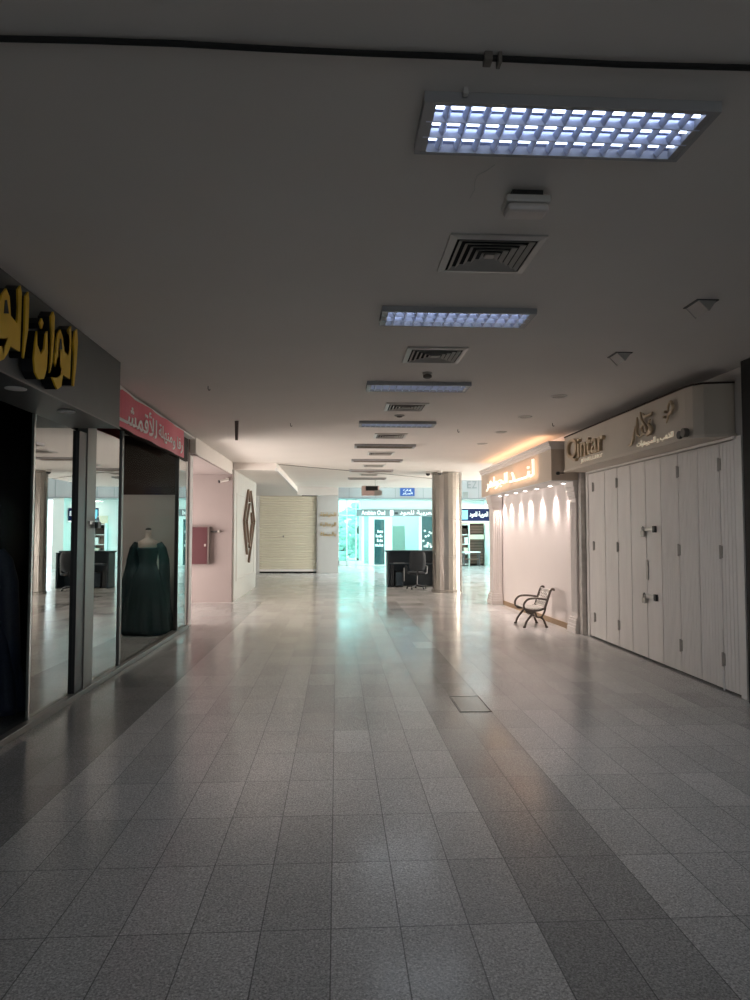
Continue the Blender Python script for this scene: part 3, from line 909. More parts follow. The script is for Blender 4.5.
for z in (1.76, 0.86):
    h_ = obj('hasp', MB().box(FX - 0.022, FX - 0.002, 8.84, 9.16, z - 0.025, z + 0.025), M['alu'], r, bevel=0.004)
    obj('hasp_end', MB().box(FX - 0.034, FX - 0.002, 8.80, 8.86, z - 0.045, z + 0.04), M['darksteel'], h_)
    p_ = obj('padlock', MB().box(FX - 0.055, FX - 0.022, 9.08, 9.17, z - 0.10, z - 0.025), M['steel'], r, bevel=0.008)
    obj('shackle', MB().tube([(FX - 0.038, 9.10, z - 0.03), (FX - 0.038, 9.10, z + 0.02), (FX - 0.038, 9.125, z + 0.035), (FX - 0.038, 9.15, z + 0.02), (FX - 0.038, 9.15, z - 0.03)], 0.007, 8), M['darksteel'], p_)
obj('pull_handle', MB().box(FX - 0.02, FX - 0.002, 9.05, 9.10, 1.08, 1.34), M['steel'], r, bevel=0.005)
obj('floor_bolt', MB().tube([(FX - 0.016, 7.27, 0.01), (FX - 0.016, 7.27, 0.22)], 0.009, 8), M['lettering'], r)
fr = MB().box(4.19, 4.27, 6.86, 6.965, 0, 2.73).box(4.19, 4.27, 11.235, 11.33, 0, 2.73).box(4.17, 4.27, 6.965, 11.235, 2.70, 2.73)
obj('door_frame', fr, M['door'], r)
obj('backing', MB().box(4.245, 4.262, 6.97, 11.23, 0.0, 2.69), M['black'], r)  # dark board added so the gaps between the leaves look shaded
struct('trim_12', MB().box(4.11, 4.27, 11.345, 11.47, 0, 2.73), M['marble'], bevel=0.005)

# beige jewellery sign
r = thing('jewellery_sign', 'long beige sign box with bronze letters above the white folding doors', 'shop sign', (4.05, 9.3, 2.745))
obj('sign_box', MB().prism([(3.85, 11.36), (3.85, 7.34), (3.875, 7.22), (3.95, 7.13), (4.24, 7.07), (4.26, 7.07), (4.26, 11.36)], (2.77, 3.315)), M['signcream'], r)
obj('bottom_ledge', MB().prism([(3.83, 11.36), (3.83, 7.34), (3.86, 7.20), (3.94, 7.11), (4.24, 7.04), (4.26, 7.04), (4.26, 11.36)], (2.735, 2.77)), M['cream'], r)
obj('top_shadow_strip', MB().prism([(3.84, 11.36), (3.84, 7.34), (3.868, 7.21), (3.945, 7.12), (4.24, 7.06), (4.26, 7.06), (4.26, 11.36)], (3.315, 3.335)), M['brownpanel'], r)  # dark strip: shadow gap above the sign put into the colour
def right_text(body, ya, yb, z0, z1, x, d, bold=0.0, arabic=False):
    # text on the right wall faces -X: reading right is -Y; ya is the far (left) end
    return text_mb(body, ya - yb, z1 - z0, d, (x, ya, z0), (0, -1, 0), UP, bold, arabic)
obj('letter_initial', right_text('Q', 11.15, 10.66, 2.86, 3.24, 3.85, 0.05, 0.004), M['bronze'], r)
obj('lettering', right_text('intar', 10.62, 9.58, 2.90, 3.20, 3.85, 0.05, 0.006), M['bronze'], r)
obj('small_lettering', right_text('JEWELLERY', 10.58, 9.70, 2.80, 2.868, 3.85, 0.015, 0.004), M['paleletter'], r)
def strokes(mb, pl, x0, rad):
    for pts in pl:
        # smooth the hand drawn stroke
        q = [Vector((x0, p[0], p[1])) for p in pts]
        out = []
        for i in range(len(q) - 1):
            p0, p1, p2, p3 = q[max(i - 1, 0)], q[i], q[i + 1], q[min(i + 2, len(q) - 1)]
            for s in range(5):
                t = s / 5
                out.append(0.5 * ((2 * p1) + (p2 - p0) * t + (2 * p0 - 5 * p1 + 4 * p2 - p3) * t * t + (3 * p1 - p0 - 3 * p2 + p3) * t ** 3))
        out.append(q[-1])
        n = len(out)
        mb.tube(out, [rad * (0.55 + 0.6 * math.sin(PI * k / (n - 1))) for k in range(n)], 8)
    return mb
obj('calligraphy', strokes(MB(), [
    [(8.746, 2.855), (8.654, 2.860), (8.590, 2.921), (8.561, 2.992), (8.518, 3.076)],
    [(8.415, 2.92), (8.478, 2.98), (8.467, 3.094), (8.47, 3.18)],
    [(8.415, 2.91), (8.3, 2.951), (8.176, 2.918), (8.219, 3.012), (8.341, 3.131), (8.37, 3.228)],
    [(8.301, 2.947), (8.345, 3.032), (8.264, 3.062)],
    [(8.232, 2.937), (8.145, 2.945), (8.117, 3.01), (8.156, 3.05), (8.108, 3.09)],
    [(8.15, 3.042), (8.082, 2.991), (8.114, 2.93), (8.217, 2.923)],
    [(8.306, 3.20), (8.244, 3.158), (8.105, 3.155), (8.044, 3.17)]], 3.815, 0.019), M['bronze'], r, smooth=True)
emb = strokes(MB(), [[(7.706, 2.985), (7.663, 3.032), (7.634, 3.073), (7.58, 3.089), (7.536, 3.142), (7.589, 3.212), (7.648, 3.172), (7.66, 3.11)]], 3.815, 0.018)
emb.box(3.81, 3.845, 7.725, 7.758, 3.105, 3.135).box(3.81, 3.845, 7.757, 7.790, 3.05, 3.08)
obj('emblem', emb, M['bronze'], r, smooth=True)
obj('small_lettering', right_text('للذهب و المجوهرات', 8.55, 7.60, 2.79, 2.875, 3.85, 0.015, 0.004, True), M['paleletter'], r)
# little lamp bracket under the sign
r = thing('sign_lamp', 'small dark two-headed lamp under the near end of the beige sign', 'lamp', (3.80, 7.32, 2.80))
obj('lamp_head', MB().tube([(3.80, 7.40, 2.80), (3.845, 7.40, 2.80)], 0.045, 14), M['darksteel'], r)
obj('lamp_head', MB().tube([(3.79, 7.29, 2.81), (3.845, 7.29, 2.81)], 0.05, 14), M['tape'], r)
r = thing('sign_camera', 'small black camera on the side of the perfume shop fascia', 'camera', (3.76, 11.42, 2.72))
obj('camera_dome', MB().lathe([(0.02, 2.695), (0.035, 2.71), (0.035, 2.735), (0.02, 2.75)], 3.75, 11.42, 14), M['black'], r)
obj('arm', MB().tube([(3.75, 11.42, 2.725), (3.85, 11.39, 2.725)], 0.008, 8), M['darksteel'], r)

# ================================================================== PERFUME SHOP
r = thing('perfume_fascia', 'beige perfume shop fascia with glowing white Arabic letters', 'shop sign', (3.87, 14.3, 2.61))
obj('sign_board', MB().box(3.65, 3.95, 11.47, 17.14, 2.61, 3.17), M['perfume_board'], r)
cor = MB()
cor.prism([(3.65, 3.14), (3.635, 3.15), (3.635, 3.18), (3.615, 3.20), (3.615, 3.235), (3.595, 3.25), (3.595, 3.275), (3.95, 3.275), (3.95, 3.14)], (11.45, 17.16), 'y')
obj('cornice', cor, M['plaster'], r)
obj('end_panel', MB().box(3.95, 4.135, 11.47, 11.495, 2.61, 3.275), M['perfume_board'], r)
obj('soffit_panel', MB().prism([(3.66, 11.49), (4.135, 11.49), (3.98, 16.3), (3.95, 17.1), (3.66, 17.1)], (2.595, 2.61)), M['white'], r)
Y0, Y1 = 12.25, 16.30
for body, ya, yb, z0, z1 in (('لنـــد', 14.05, 12.25, 2.74, 3.06), ('الجواهر', 16.25, 14.20, 2.70, 2.99)):
    obj('lettering', right_text(body, ya, yb, z0, z1, 3.595, 0.03, 0.006, True), M['signwhite'], r)
dlp = None
spots = [16.12, 15.55, 14.82, 14.15, 13.40, 12.63, 11.92]
names = ['farthest spotlight under the perfume fascia, next to the far pilaster', 'second spotlight from the far pilaster under the perfume fascia',
         'third spotlight from the far pilaster under the perfume fascia', 'middle spotlight of the row under the perfume fascia',
         'third spotlight from the near pilaster under the perfume fascia', 'second spotlight from the near pilaster under the perfume fascia',
         'nearest spotlight under the perfume fascia, next to the near pilaster']
for y, lab in zip(spots, names):
    if dlp is None:
        dlp = thing('soffit_downlight', lab, 'downlight', (3.88, y, 2.595), 'spotlights under the perfume fascia')
        og = (3.88, y, 2.595)
        obj('ring', MB().lathe([(0.065, 2.595), (0.065, 2.587), (0.05, 2.585)], 3.88, y, 20), M['alu'], dlp, origin=og)
        obj('bulb', MB().lathe([(0.04, 2.585), (0.035, 2.578), (0.02, 2.575)], 3.88, y, 16), M['bulb'], dlp, origin=og)
        o = dlp
    else:
        o = copy_tree(dlp); o.location.y = y; o.location.x = 3.88 + (16.12 - y) * 0.032
    o['label'] = lab
    sl = bpy.data.lights.new('soffit_spot', 'SPOT')
    sl.energy = 75
    sl.color = (1.0, 0.86, 0.80)
    sl.spot_size = math.radians(72)
    sl.spot_blend = 1.0
    sl.shadow_soft_size = 0.02
    so = bpy.data.objects.new('soffit_spot', sl)
    COL.objects.link(so)
    so.location = (3.88 + (16.12 - y) * 0.032, y, 2.565)
    so.rotation_euler = (0, 0, 0)

def pilaster(x0, x1, y0, y1, label):
    r = thing('pilaster', label, 'pilaster', ((x0 + x1) / 2, (y0 + y1) / 2, 0), 'pilasters of the perfume shop')
    bs = MB()
    for e, za, zb in ((0.05, 0, 0.10), (0.04, 0.10, 0.15), (0.03, 0.15, 0.22), (0.015, 0.22, 0.26)):
        bs.box(x0 - e, x1, y0 - e, y1 + e, za, zb)
    obj('base', bs, M['plaster'], r, bevel=0.006)
    sf = MB().box(x0 + 0.012, x1, y0 + 0.012, y1 - 0.012, 0.26, 2.30)
    nf = 4
    for k in range(nf):
        ya = y0 + 0.02 + (y1 - y0 - 0.04) * (k + 0.2) / nf
        yb = y0 + 0.02 + (y1 - y0 - 0.04) * (k + 0.8) / nf
        sf.prism([(x0 + 0.012, ya), (x0, ya + 0.01), (x0, yb - 0.01), (x0 + 0.012, yb)], (0.34, 2.24))
        if x1 - x0 > 0.2:
            xa = x0 + 0.02 + (x1 - x0 - 0.04) * (k + 0.2) / nf
            xb = x0 + 0.02 + (x1 - x0 - 0.04) * (k + 0.8) / nf
            sf.prism([(xa, y0 + 0.012), (xa + 0.01, y0), (xb - 0.01, y0), (xb, y0 + 0.012)], (0.34, 2.24))
    obj('shaft', sf, M['plaster'], r)
    cp = MB()
    for e, za, zb in ((0.012, 2.30, 2.35), (0.025, 2.35, 2.42), (0.045, 2.42, 2.50), (0.06, 2.50, 2.595)):
        cp.box(x0 - e, x1, y0 - e, y1 + e, za, zb)
    obj('capital', cp, M['plaster'], r, bevel=0.006)
    return r
pilaster(3.735, 3.965, 16.30, 16.70, 'white fluted pilaster at the far end of the lit wall')
pilaster(4.085, 4.128, 11.54, 11.86, 'slim white pilaster between the lit wall and folding doors')

# cast iron garden chair in front of the lit wall
CX, CYc = 3.59, 12.62
r = thing('garden_chair', 'cast iron garden armchair with pale lattice back against the lit wall', 'chair', (CX, CYc, 0))
def cr(pts, s=5):
    q = [Vector(p) for p in pts]
    out = []
    for i in range(len(q) - 1):
        p0, p1, p2, p3 = q[max(i - 1, 0)], q[i], q[i + 1], q[min(i + 2, len(q) - 1)]
        for k in range(s):
            t = k / s
            out.append(0.5 * ((2 * p1) + (p2 - p0) * t + (2 * p0 - 5 * p1 + 4 * p2 - p3) * t * t + (3 * p1 - p0 - 3 * p2 + p3) * t ** 3))
    out.append(q[-1])
    return out
for s in (-0.31, 0.31):
    y = CYc + s
    def C3(pts):
        return cr([(CX + p[0], y, p[1]) for p in pts])
    fr_ = MB()
    fr_.tube(C3([(-0.18, 0.33), (-0.05, 0.305), (0.08, 0.31), (0.18, 0.35)]), 0.020, 8)
    fr_.tube(C3([(-0.18, 0.33), (-0.15, 0.29), (-0.02, 0.285), (0.02, 0.21), (0.02, 0.19)]), 0.017, 8)
    fr_.tube(C3([(0.02, 0.19), (0.07, 0.185), (0.12, 0.19)]), 0.017, 8)
    fr_.tube(C3([(0.19, 0.36), (0.165, 0.27), (0.12, 0.19)]), 0.018, 8)
    sf_ = obj('side_frame', fr_, M['iron'], r, smooth=True)
    obj('arm_rest', MB().tube(C3([(-0.19, 0.32), (-0.21, 0.38), (-0.19, 0.45), (-0.12, 0.51), (0.0, 0.525), (0.12, 0.515), (0.22, 0.50)]), 0.020, 8), M['iron'], r, smooth=True)
    obj('back_upright', MB().tube(C3([(0.18, 0.35), (0.21, 0.44), (0.25, 0.56), (0.285, 0.65), (0.315, 0.69), (0.345, 0.685), (0.34, 0.66)]), 0.022, 8), M['iron'], r, smooth=True)
    lg = MB().tube(C3([(-0.02, 0.285), (-0.09, 0.20), (-0.16, 0.11), (-0.19, 0.03), (-0.20, 0.012)]), [0.020] * 16 + [0.022] * 4 + [0.028], 8)
    lg.lathe([(0.03, 0.0), (0.03, 0.015), (0.016, 0.035)], CX - 0.20, y, 12)
    obj('leg', lg, M['iron'], r, smooth=True)
    lg = MB().tube(C3([(0.10, 0.19), (0.15, 0.14), (0.18, 0.07), (0.20, 0.02), (0.205, 0.012)]), [0.020] * 16 + [0.022] * 4 + [0.028], 8)
    lg.lathe([(0.03, 0.0), (0.03, 0.015), (0.016, 0.035)], CX + 0.205, y, 12)
    obj('leg', lg, M['iron'], r, smooth=True)
seat = MB()
for k in range(7):
    x = CX - 0.20 + k * 0.055
    z = 0.335 - 0.012 * math.sin(PI * k / 6) + (0.01 if k == 0 else 0)
    seat.box(x, x + 0.042, CYc - 0.30, CYc + 0.30, z, z + 0.016)
obj('seat', seat, M['lattice'], r, bevel=0.004)
bk = MB()
P0, P1 = Vector((0.19, 0.37)), Vector((0.295, 0.665))
def bp(t, w):
    q = P0 + (P1 - P0) * t
    return (CX + q.x, CYc + w, q.y)
for t0 in (0.0, 1.0):
    bk.tube([bp(t0, -0.30), bp(t0, 0.30)], 0.014, 8)
for k in range(-4, 7):
    a = -0.30 + k * 0.10
    for sgn in (1, -1):
        pts = []
        for t in (0, 0.25, 0.5, 0.75, 1.0):
            w = a + t * 0.30
            if -0.30 <= w <= 0.30:
                pts.append(bp(t, w * sgn))
        if len(pts) > 1:
            bk.tube(pts, 0.011, 6)
obj('lattice_back', bk, M['lattice'], r, smooth=True)
obj('stretcher', MB().tube([(CX + 0.02, CYc - 0.31, 0.19), (CX + 0.02, CYc, 0.175), (CX + 0.02, CYc + 0.31, 0.19)], 0.011, 8), M['iron'], r)

# floor access cover
r = thing('floor_hatch', 'rectangular access cover set into the floor in the dark tile band', 'floor hatch', (1.32, 6.88, 0))
obj('cover_plate', MB().box(1.19, 1.47, 6.58, 7.18, 0.0005, 0.003), mat('hatch_granite', (0.27, 0.26, 0.25, 1), 0.2, var=0.35, scale=110), r)
obj('rim', MB().frame(1.175, 1.485, 6.565, 7.195, 0.0005, 0.0035, 0.007), M['darksteel'], r)

# ================================================================== COUNTER AND OFFICE CHAIR
r = thing('reception_counter', 'black reception counter standing beside the steel column', 'counter', (2.4, 21.9, 0))
obj('front_panel', MB().box(1.60, 3.20, 22.25, 22.30, 0, 1.10), M['deskblack'], r)
obj('side_panel', MB().box(1.60, 1.66, 21.68, 22.25, 0, 1.10), M['deskblack'], r, bevel=0.004)
obj('side_panel', MB().box(3.14, 3.20, 21.68, 22.25, 0, 1.10), M['deskblack'], r, bevel=0.004)
obj('counter_top', MB().box(1.56, 3.24, 22.0, 22.34, 1.10, 1.15), M['deskblack'], r, bevel=0.006)
obj('work_surface', MB().box(1.66, 3.14, 21.72, 22.25, 0.70, 0.74), M['deskblack'], r, bevel=0.004)
dw = obj('drawer_unit', MB().box(1.70, 1.80, 21.75, 22.2, 0.0, 0.70), M['plastic'], r, bevel=0.004)
r = thing('computer_tower', 'dark computer tower with grey edges under the black counter', 'computer', (1.98, 21.9, 0))
obj('case', MB().box(1.86, 2.10, 21.76, 22.2, 0.03, 0.48), M['plastic'], r, bevel=0.008)
obj('front_bezel', MB().box(1.87, 2.09, 21.735, 21.76, 0.04, 0.47), M['deskblack'], r, bevel=0.006)
obj('handle', MB().tube([(2.13, 21.75, 0.18), (2.13, 21.72, 0.22), (2.13, 21.72, 0.55), (2.13, 21.75, 0.6)], 0.016, 8), M['greyplastic'], r)
for x in (1.88, 2.08):
    obj('foot', MB().box(x - 0.02, x + 0.02, 21.78, 22.18, 0.0, 0.03), M['plastic'], r)
r_ = thing('keyboard', 'grey keyboard lying on the work surface of the counter', 'keyboard', (1.98, 21.86, 0.74))
obj('key_tray', MB().box(1.80, 2.15, 21.78, 21.93, 0.742, 0.765), M['greyplastic'], r_, bevel=0.004)
obj('keys', MB().box(1.815, 2.135, 21.795, 21.915, 0.765, 0.772), M['plastic'], r_)

OX, OY = 2.44, 20.95
r = thing('office_chair', 'dark grey office swivel chair in front of the black counter', 'office chair', (OX, OY, 0))
bkm = MB()
n = 10
rows = []
for k in range(n + 1):
    z = 0.56 + 0.60 * k / n
    w = 0.25 - 0.03 * (2 * k / n - 1) ** 2 - (0.05 if k in (0, n) else 0)
    yb = OY - 0.22 - 0.05 * math.sin(PI * k / n) - 0.06 * k / n
    rows.append((z, w, yb))
outer = []
for z, w, yb in rows:
    outer.append([bkm.bm.verts.new((OX + w * u, yb + 0.03 * (u * u) + d, z)) for d in (0.0, 0.06) for u in (-1, -0.5, 0, 0.5, 1)])
for a, b in zip(outer, outer[1:]):
    for k in range(4):
        bkm.bm.faces.new((a[k], a[k + 1], b[k + 1], b[k]))
        bkm.bm.faces.new((a[5 + k + 1], a[5 + k], b[5 + k], b[5 + k + 1]))
    bkm.bm.faces.new((a[0], b[0], b[5], a[5]))
    bkm.bm.faces.new((a[4], a[9], b[9], b[4]))
for a in (outer[0], outer[-1]):
    for k in range(4):
        bkm.bm.faces.new((a[k], a[k + 1], a[5 + k + 1], a[5 + k]))
obj('backrest', bkm, M['fabric'], r, smooth=True)
obj('seat', MB().box(OX - 0.25, OX + 0.25, OY - 0.20, OY + 0.28, 0.44, 0.52), M['fabric'], r, bevel=0.03)
obj('back_bracket', MB().box(OX - 0.03, OX + 0.03, OY - 0.24, OY - 0.21, 0.42, 0.75), M['plastic'], r)
obj('gas_lift', MB().tube([(OX, OY, 0.10), (OX, OY, 0.44)], 0.028, 12), M['plastic'], r)
for s in (-1, 1):
    obj('arm_rest', MB().tube([(OX + s * 0.24, OY, 0.46), (OX + s * 0.31, OY, 0.48), (OX + s * 0.32, OY - 0.02, 0.68), (OX + s * 0.31, OY - 0.12, 0.70), (OX + s * 0.31, OY + 0.14, 0.70)], 0.02, 8), M['plastic'] if s < 0 else M['greyplastic'], r)
for k in range(5):
    a = 2 * PI * k / 5 + 0.3
    ex, ey = OX + 0.30 * math.cos(a), OY + 0.30 * math.sin(a)
    sp_ = obj('base_spoke', MB().tube([(OX, OY, 0.11), (ex, ey, 0.075)], [0.03, 0.018], 8), M['plastic'], r)
    obj('caster', MB().tube([(ex - 0.02, ey, 0.03), (ex + 0.02, ey, 0.03)], 0.03, 12), M['plastic'], sp_)

# hanging display box and ceiling cameras at the far end
r = thing('hanging_display', 'pale pink box with a dark display hanging at the corridor end', 'display', (1.1, 22.35, 2.93))
obj('box_body', MB().box(0.80, 1.38, 22.3, 22.45, 2.93, 3.25), M['pinkbox'], r, bevel=0.006)
obj('screen', MB().box(0.94, 1.33, 22.285, 22.3, 3.09, 3.24), M['darkscreen'], r)
obj('side_plate', MB().box(1.22, 1.46, 22.28, 22.30, 2.93, 3.10), M['steel'], r)
obj('hanger_rod', MB().tube([(1.25, 22.38, 3.25), (1.25, 22.38, CZ)], 0.012, 8), M['steel'], r)
dm = None
for x, y, lab in [(2.62, 19.6, 'dark dome camera under the ceiling on the left of the column'), (2.92, 19.3, 'dark dome camera under the ceiling in front of the column')]:
    if dm is None:
        dm = thing('dome_camera', lab, 'security camera', (x, y, CZ), 'dome cameras beside the column')
        og = (x, y, CZ)
        obj('mount', MB().lathe([(0.07, CZ), (0.07, CZ - 0.05)], x, y, 18), M['whiteplastic'], dm, origin=og)
        obj('dome', MB().lathe([(0.065, CZ - 0.05), (0.055, CZ - 0.09), (0.02, CZ - 0.115)], x, y, 18), M['black'], dm, smooth=True, origin=og)
        o = dm
    else:
        o = copy_tree(dm); o.location = (x, y, CZ)
    o['label'] = lab

# ================================================================== FAR ATRIUM
def band_joint(xs):
    mb = MB()
    for x in xs:
        mb.box(x - 0.012, x + 0.012, 33.985, 34.0, 3.42, 5.5)
    return mb
struct('trim_13', band_joint([0.6, 1.9, 2.9, 4.3, 5.4, 6.2, 7.1, 8.2]), M['greysign'])
struct('trim_14', MB().box(0.06, 12.0, 33.95, 34.0, 3.40, 3.46), M['greysign'])
r = thing('blue_notice', 'bright blue notice panel on the white upper band', 'sign', (3.5, 33.97, 3.55))
obj('panel', MB().box(3.14, 3.86, 33.94, 33.985, 3.55, 3.95), M['bluesign'], r)
obj('lettering', front_text('إدارة', 3.3, 3.7, 3.76, 3.89, 33.94, 0.01), M['lettering'], r)
obj('lettering', front_text('المركز', 3.25, 3.75, 3.61, 3.73, 33.94, 0.01), M['lettering'], r)
r = thing('upper_lettering', 'grey letters E Z on the white upper band right of the column', 'lettering', (6.8, 33.97, 3.97))
obj('letter', front_text('E', 6.52, 6.70, 3.95, 4.30, 33.985, 0.02, 0.0, False), M['greysign'], r)
obj('letter', front_text('Z', 6.76, 7.0, 3.95, 4.30, 33.985, 0.02, 0.0, False), M['greysign'], r)
o = thing('wall_grille', 'small grey grille on the white band above the blue shop sign', 'grille', (6.4, 33.97, 3.50))
obj('grille_plate', MB().box(6.26, 6.58, 33.96, 33.985, 3.46, 3.80), M['greyplastic'], o)
gs = MB()
for k in range(5):
    gs.box(6.29, 6.55, 33.95, 33.96, 3.49 + k * 0.06, 3.52 + k * 0.06)
obj('slats', gs, M['tape'], o)

# facade at the back: outdoor glazing on the left, a bright shop on the right
struct('window_7', MB().box(0.06, 1.30, 36.0, 36.03, 0.25, 3.42), M['aquaglass'])
mu = MB()
for x in (0.08, 0.52, 1.0):
    mu.box(x - 0.025, x + 0.025, 35.97, 36.06, 0, 3.42)
mu.box(0.06, 1.30, 35.97, 36.06, 0, 0.25).box(0.06, 1.30, 35.97, 36.06, 2.60, 2.66)
struct('trim_15', mu, M['white'])
struct('wall_back', MB().box(1.28, 1.42, 35.95, 36.1, 0, 2.6).box(1.66, 1.92, 35.95, 36.1, 0, 2.6).box(2.54, 2.90, 35.95, 36.1, 0, 2.6).box(4.30, 4.46, 35.95, 36.1, 0, 2.6), M['white'])
struct('window_8', MB().box(1.42, 1.66, 36.0, 36.03, 0.1, 2.6), M['aquaglass'])
struct('window_9', MB().box(2.90, 4.30, 36.0, 36.03, 0.1, 2.6), M['aquaglass'])
struct('window_10', MB().box(4.46, 5.4, 36.0, 36.03, 0.1, 2.6), M['tealglass'])
struct('door_1', MB().box(1.95, 2.51, 35.99, 36.02, 0.05, 2.42), M['tealglass'])
struct('trim_16', MB().box(1.92, 1.96, 35.96, 36.06, 0, 2.48).box(2.50, 2.54, 35.96, 36.06, 0, 2.48).box(1.96, 2.50, 35.96, 36.06, 2.42, 2.6), M['white'])
struct('wall_back', MB().box(1.28, 8.3, 35.95, 36.1, 2.6, 3.42), M['white'])
struct('wall_back', MB().box(5.4, 6.30, 35.95, 36.1, 0, 2.6), M['white'])
struct('wall_back', MB().box(1.28, 8.3, 39.9, 40.1, 0, 3.42).box(8.2, 8.3, 36.1, 39.9, 0, 3.42).box(1.28, 1.32, 36.1, 39.9, 0, 3.42).box(5.9, 6.0, 36.1, 39.9, 0, 3.42), M['white'])
struct('ceiling', MB().box(1.28, 8.3, 36.1, 40.1, 3.42, 3.6), M['white'])
struct('floor', MB().box(1.28, 8.3, 36.1, 40.1, -0.12, 0), M['ground'])
r = thing('shop_sign', 'long grey sign with white lettering over the bright shop at the far end', 'shop sign', (3.4, 35.9, 2.58))
obj('sign_board', MB().box(1.02, 5.4, 35.86, 35.95, 2.58, 2.94), M['greysign'], r)
obj('lettering', front_text('Arabian Oud', 1.28, 2.52, 2.66, 2.89, 35.86, 0.02, 0.012, False), M['litletter'], r)
obj('lettering', front_text('العربية للعود', 3.28, 5.15, 2.62, 2.90, 35.86, 0.02, 0.012), M['litletter'], r)
obj('logo_plate', MB().box(2.78, 2.95, 35.85, 35.86, 2.63, 2.9), M['litletter'], r)
obj('logo_plate', MB().box(3.02, 3.2, 35.85, 35.86, 2.68, 2.80), M['plastic'], r)
# white stickers on the door glass
r = thing('door_sticker', 'block of white lettering stuck on the teal glass door', 'sticker', (2.25, 35.98, 0.9))
for k, (z, x0, x1) in enumerate(((1.72, 2.12, 2.42), (1.48, 2.04, 2.40), (1.24, 2.10, 2.42), (1.0, 2.02, 2.40))):
    mb = MB()
    rr = random.Random(k)
    x = x0
    while x < x1 - 0.04:
        w = rr.uniform(0.035, 0.07)
        h = rr.uniform(0.08, 0.17)
        mb.box(x, x + w, 35.978, 35.988, z, z + h)
        x += w + 0.022
    obj('sticker_row', mb, M['lettering'], r)
# white pattern decal in the right window
dc = MB()
rr = random.Random(4)
for k in range(16):
    x, z = 4.52 + rr.random() * 0.5, 0.9 + rr.random() * 1.0
    dc.prism([(x + 0.06 * math.cos(a * PI / 3), z + 0.06 * math.sin(a * PI / 3)) for a in range(6)], (35.98, 35.99), 'y')
tag(obj('window_decal', dc, M['lettering']), 'white blossom pattern decal on the far window just left of the column', 'decal')
tag(obj('display_board', MB().box(3.0, 3.7, 37.2, 37.3, 0.0, 2.1).box(2.98, 3.72, 37.1, 37.4, 0, 0.12), M['showboard']), 'pale display board standing inside the bright shop behind the counter', 'display board')

# the navy shop sign to the right of the column, brown shop behind
r = thing('navy_shop_sign', 'navy blue lit sign with white Arabic letters right of the column', 'shop sign', (7.05, 34.5, 2.27))
obj('sign_box', MB().box(6.30, 7.74, 34.42, 34.52, 2.26, 2.94), M['navysign'], r, bevel=0.01)
obj('light_panel', MB().box(6.33, 6.62, 34.405, 34.42, 2.40, 2.86), M['cyanlight'], r)
obj('lettering', front_text('العربية للعود', 6.72, 7.66, 2.47, 2.80, 34.42, 0.015, 0.012), M['litletter'], r)
obj('edge_strip', MB().box(6.30, 7.74, 34.40, 34.42, 2.26, 2.31), M['litletter'], r)
struct('wall_back', MB().box(6.30, 7.80, 35.90, 36.1, 1.95, 2.60), M['beige'])
r = thing('slatted_rack', 'brown slatted display wall in the shop under the navy sign', 'display rack', (7.3, 35.9, 0))
rk = MB()
for k in range(14):
    rk.box(6.98, 7.72, 35.84, 35.88, 0.10 + k * 0.145, 0.10 + k * 0.145 + 0.115)
obj('slats', rk, M['brownslat'], r)
obj('back_board', MB().box(6.96, 7.74, 35.88, 35.95, 0.0, 2.2), M['brownpanel'], r)
obj('light_shelf', MB().box(6.96, 7.74, 35.70, 35.88, 1.38, 1.62), M['beige'], r)
r = thing('shelf_unit', 'white open shelf with dark goods under the navy sign', 'shelf', (6.65, 35.9, 0))
obj('side_panel', MB().box(6.32, 6.37, 35.6, 35.95, 0, 2.2), M['white'], r)
obj('side_panel', MB().box(6.90, 6.95, 35.6, 35.95, 0, 2.2), M['white'], r)
obj('back_panel', MB().box(6.37, 6.90, 35.9, 35.95, 0, 2.2), M['brownslat'], r)
for z in (0.06, 0.6, 1.1, 1.6, 2.12):
    obj('shelf', MB().box(6.37, 6.90, 35.6, 35.9, z, z + 0.04), M['white'], r)
rr = random.Random(9)
bxs = [(6.40, 0.10, 0.20, 0.30, 'brownslat', 'dark brown box on the lowest white shelf'), (6.66, 0.10, 0.2, 0.22, 'plastic', 'black low box on the lowest white shelf'),
       (6.42, 0.64, 0.16, 0.26, 'plastic', 'black box on the second white shelf'), (6.64, 0.64, 0.22, 0.30, 'beige', 'beige box on the second white shelf'),
       (6.40, 1.14, 0.22, 0.28, 'brownslat', 'brown box on the middle white shelf'), (6.68, 1.14, 0.18, 0.34, 'white', 'white tall box on the middle white shelf'),
       (6.42, 1.64, 0.4, 0.3, 'brownpanel', 'wide dark box on the top white shelf')]
for x, z, w, h, m_, lab in bxs:
    o = obj('display_box', MB().box(x, x + w, 35.66, 35.86, z, z + h), M[m_], bevel=0.006)
    tag(o, lab, 'box', 'boxes on the white shelf')
r = thing('low_table', 'low dark table with pale top before the slatted display wall', 'table', (6.95, 35.1, 0))
obj('table_top', MB().box(6.45, 7.35, 34.8, 35.35, 0.70, 0.75), M['white'], r, bevel=0.005)
for x in (6.5, 7.3):
    for y in (34.85, 35.3):
        obj('leg', MB().box(x - 0.03, x + 0.03, y - 0.03, y + 0.03, 0, 0.70), M['plastic'], r)
obj('shelf', MB().box(6.5, 7.3, 34.85, 35.3, 0.35, 0.39), M['brownslat'], r)

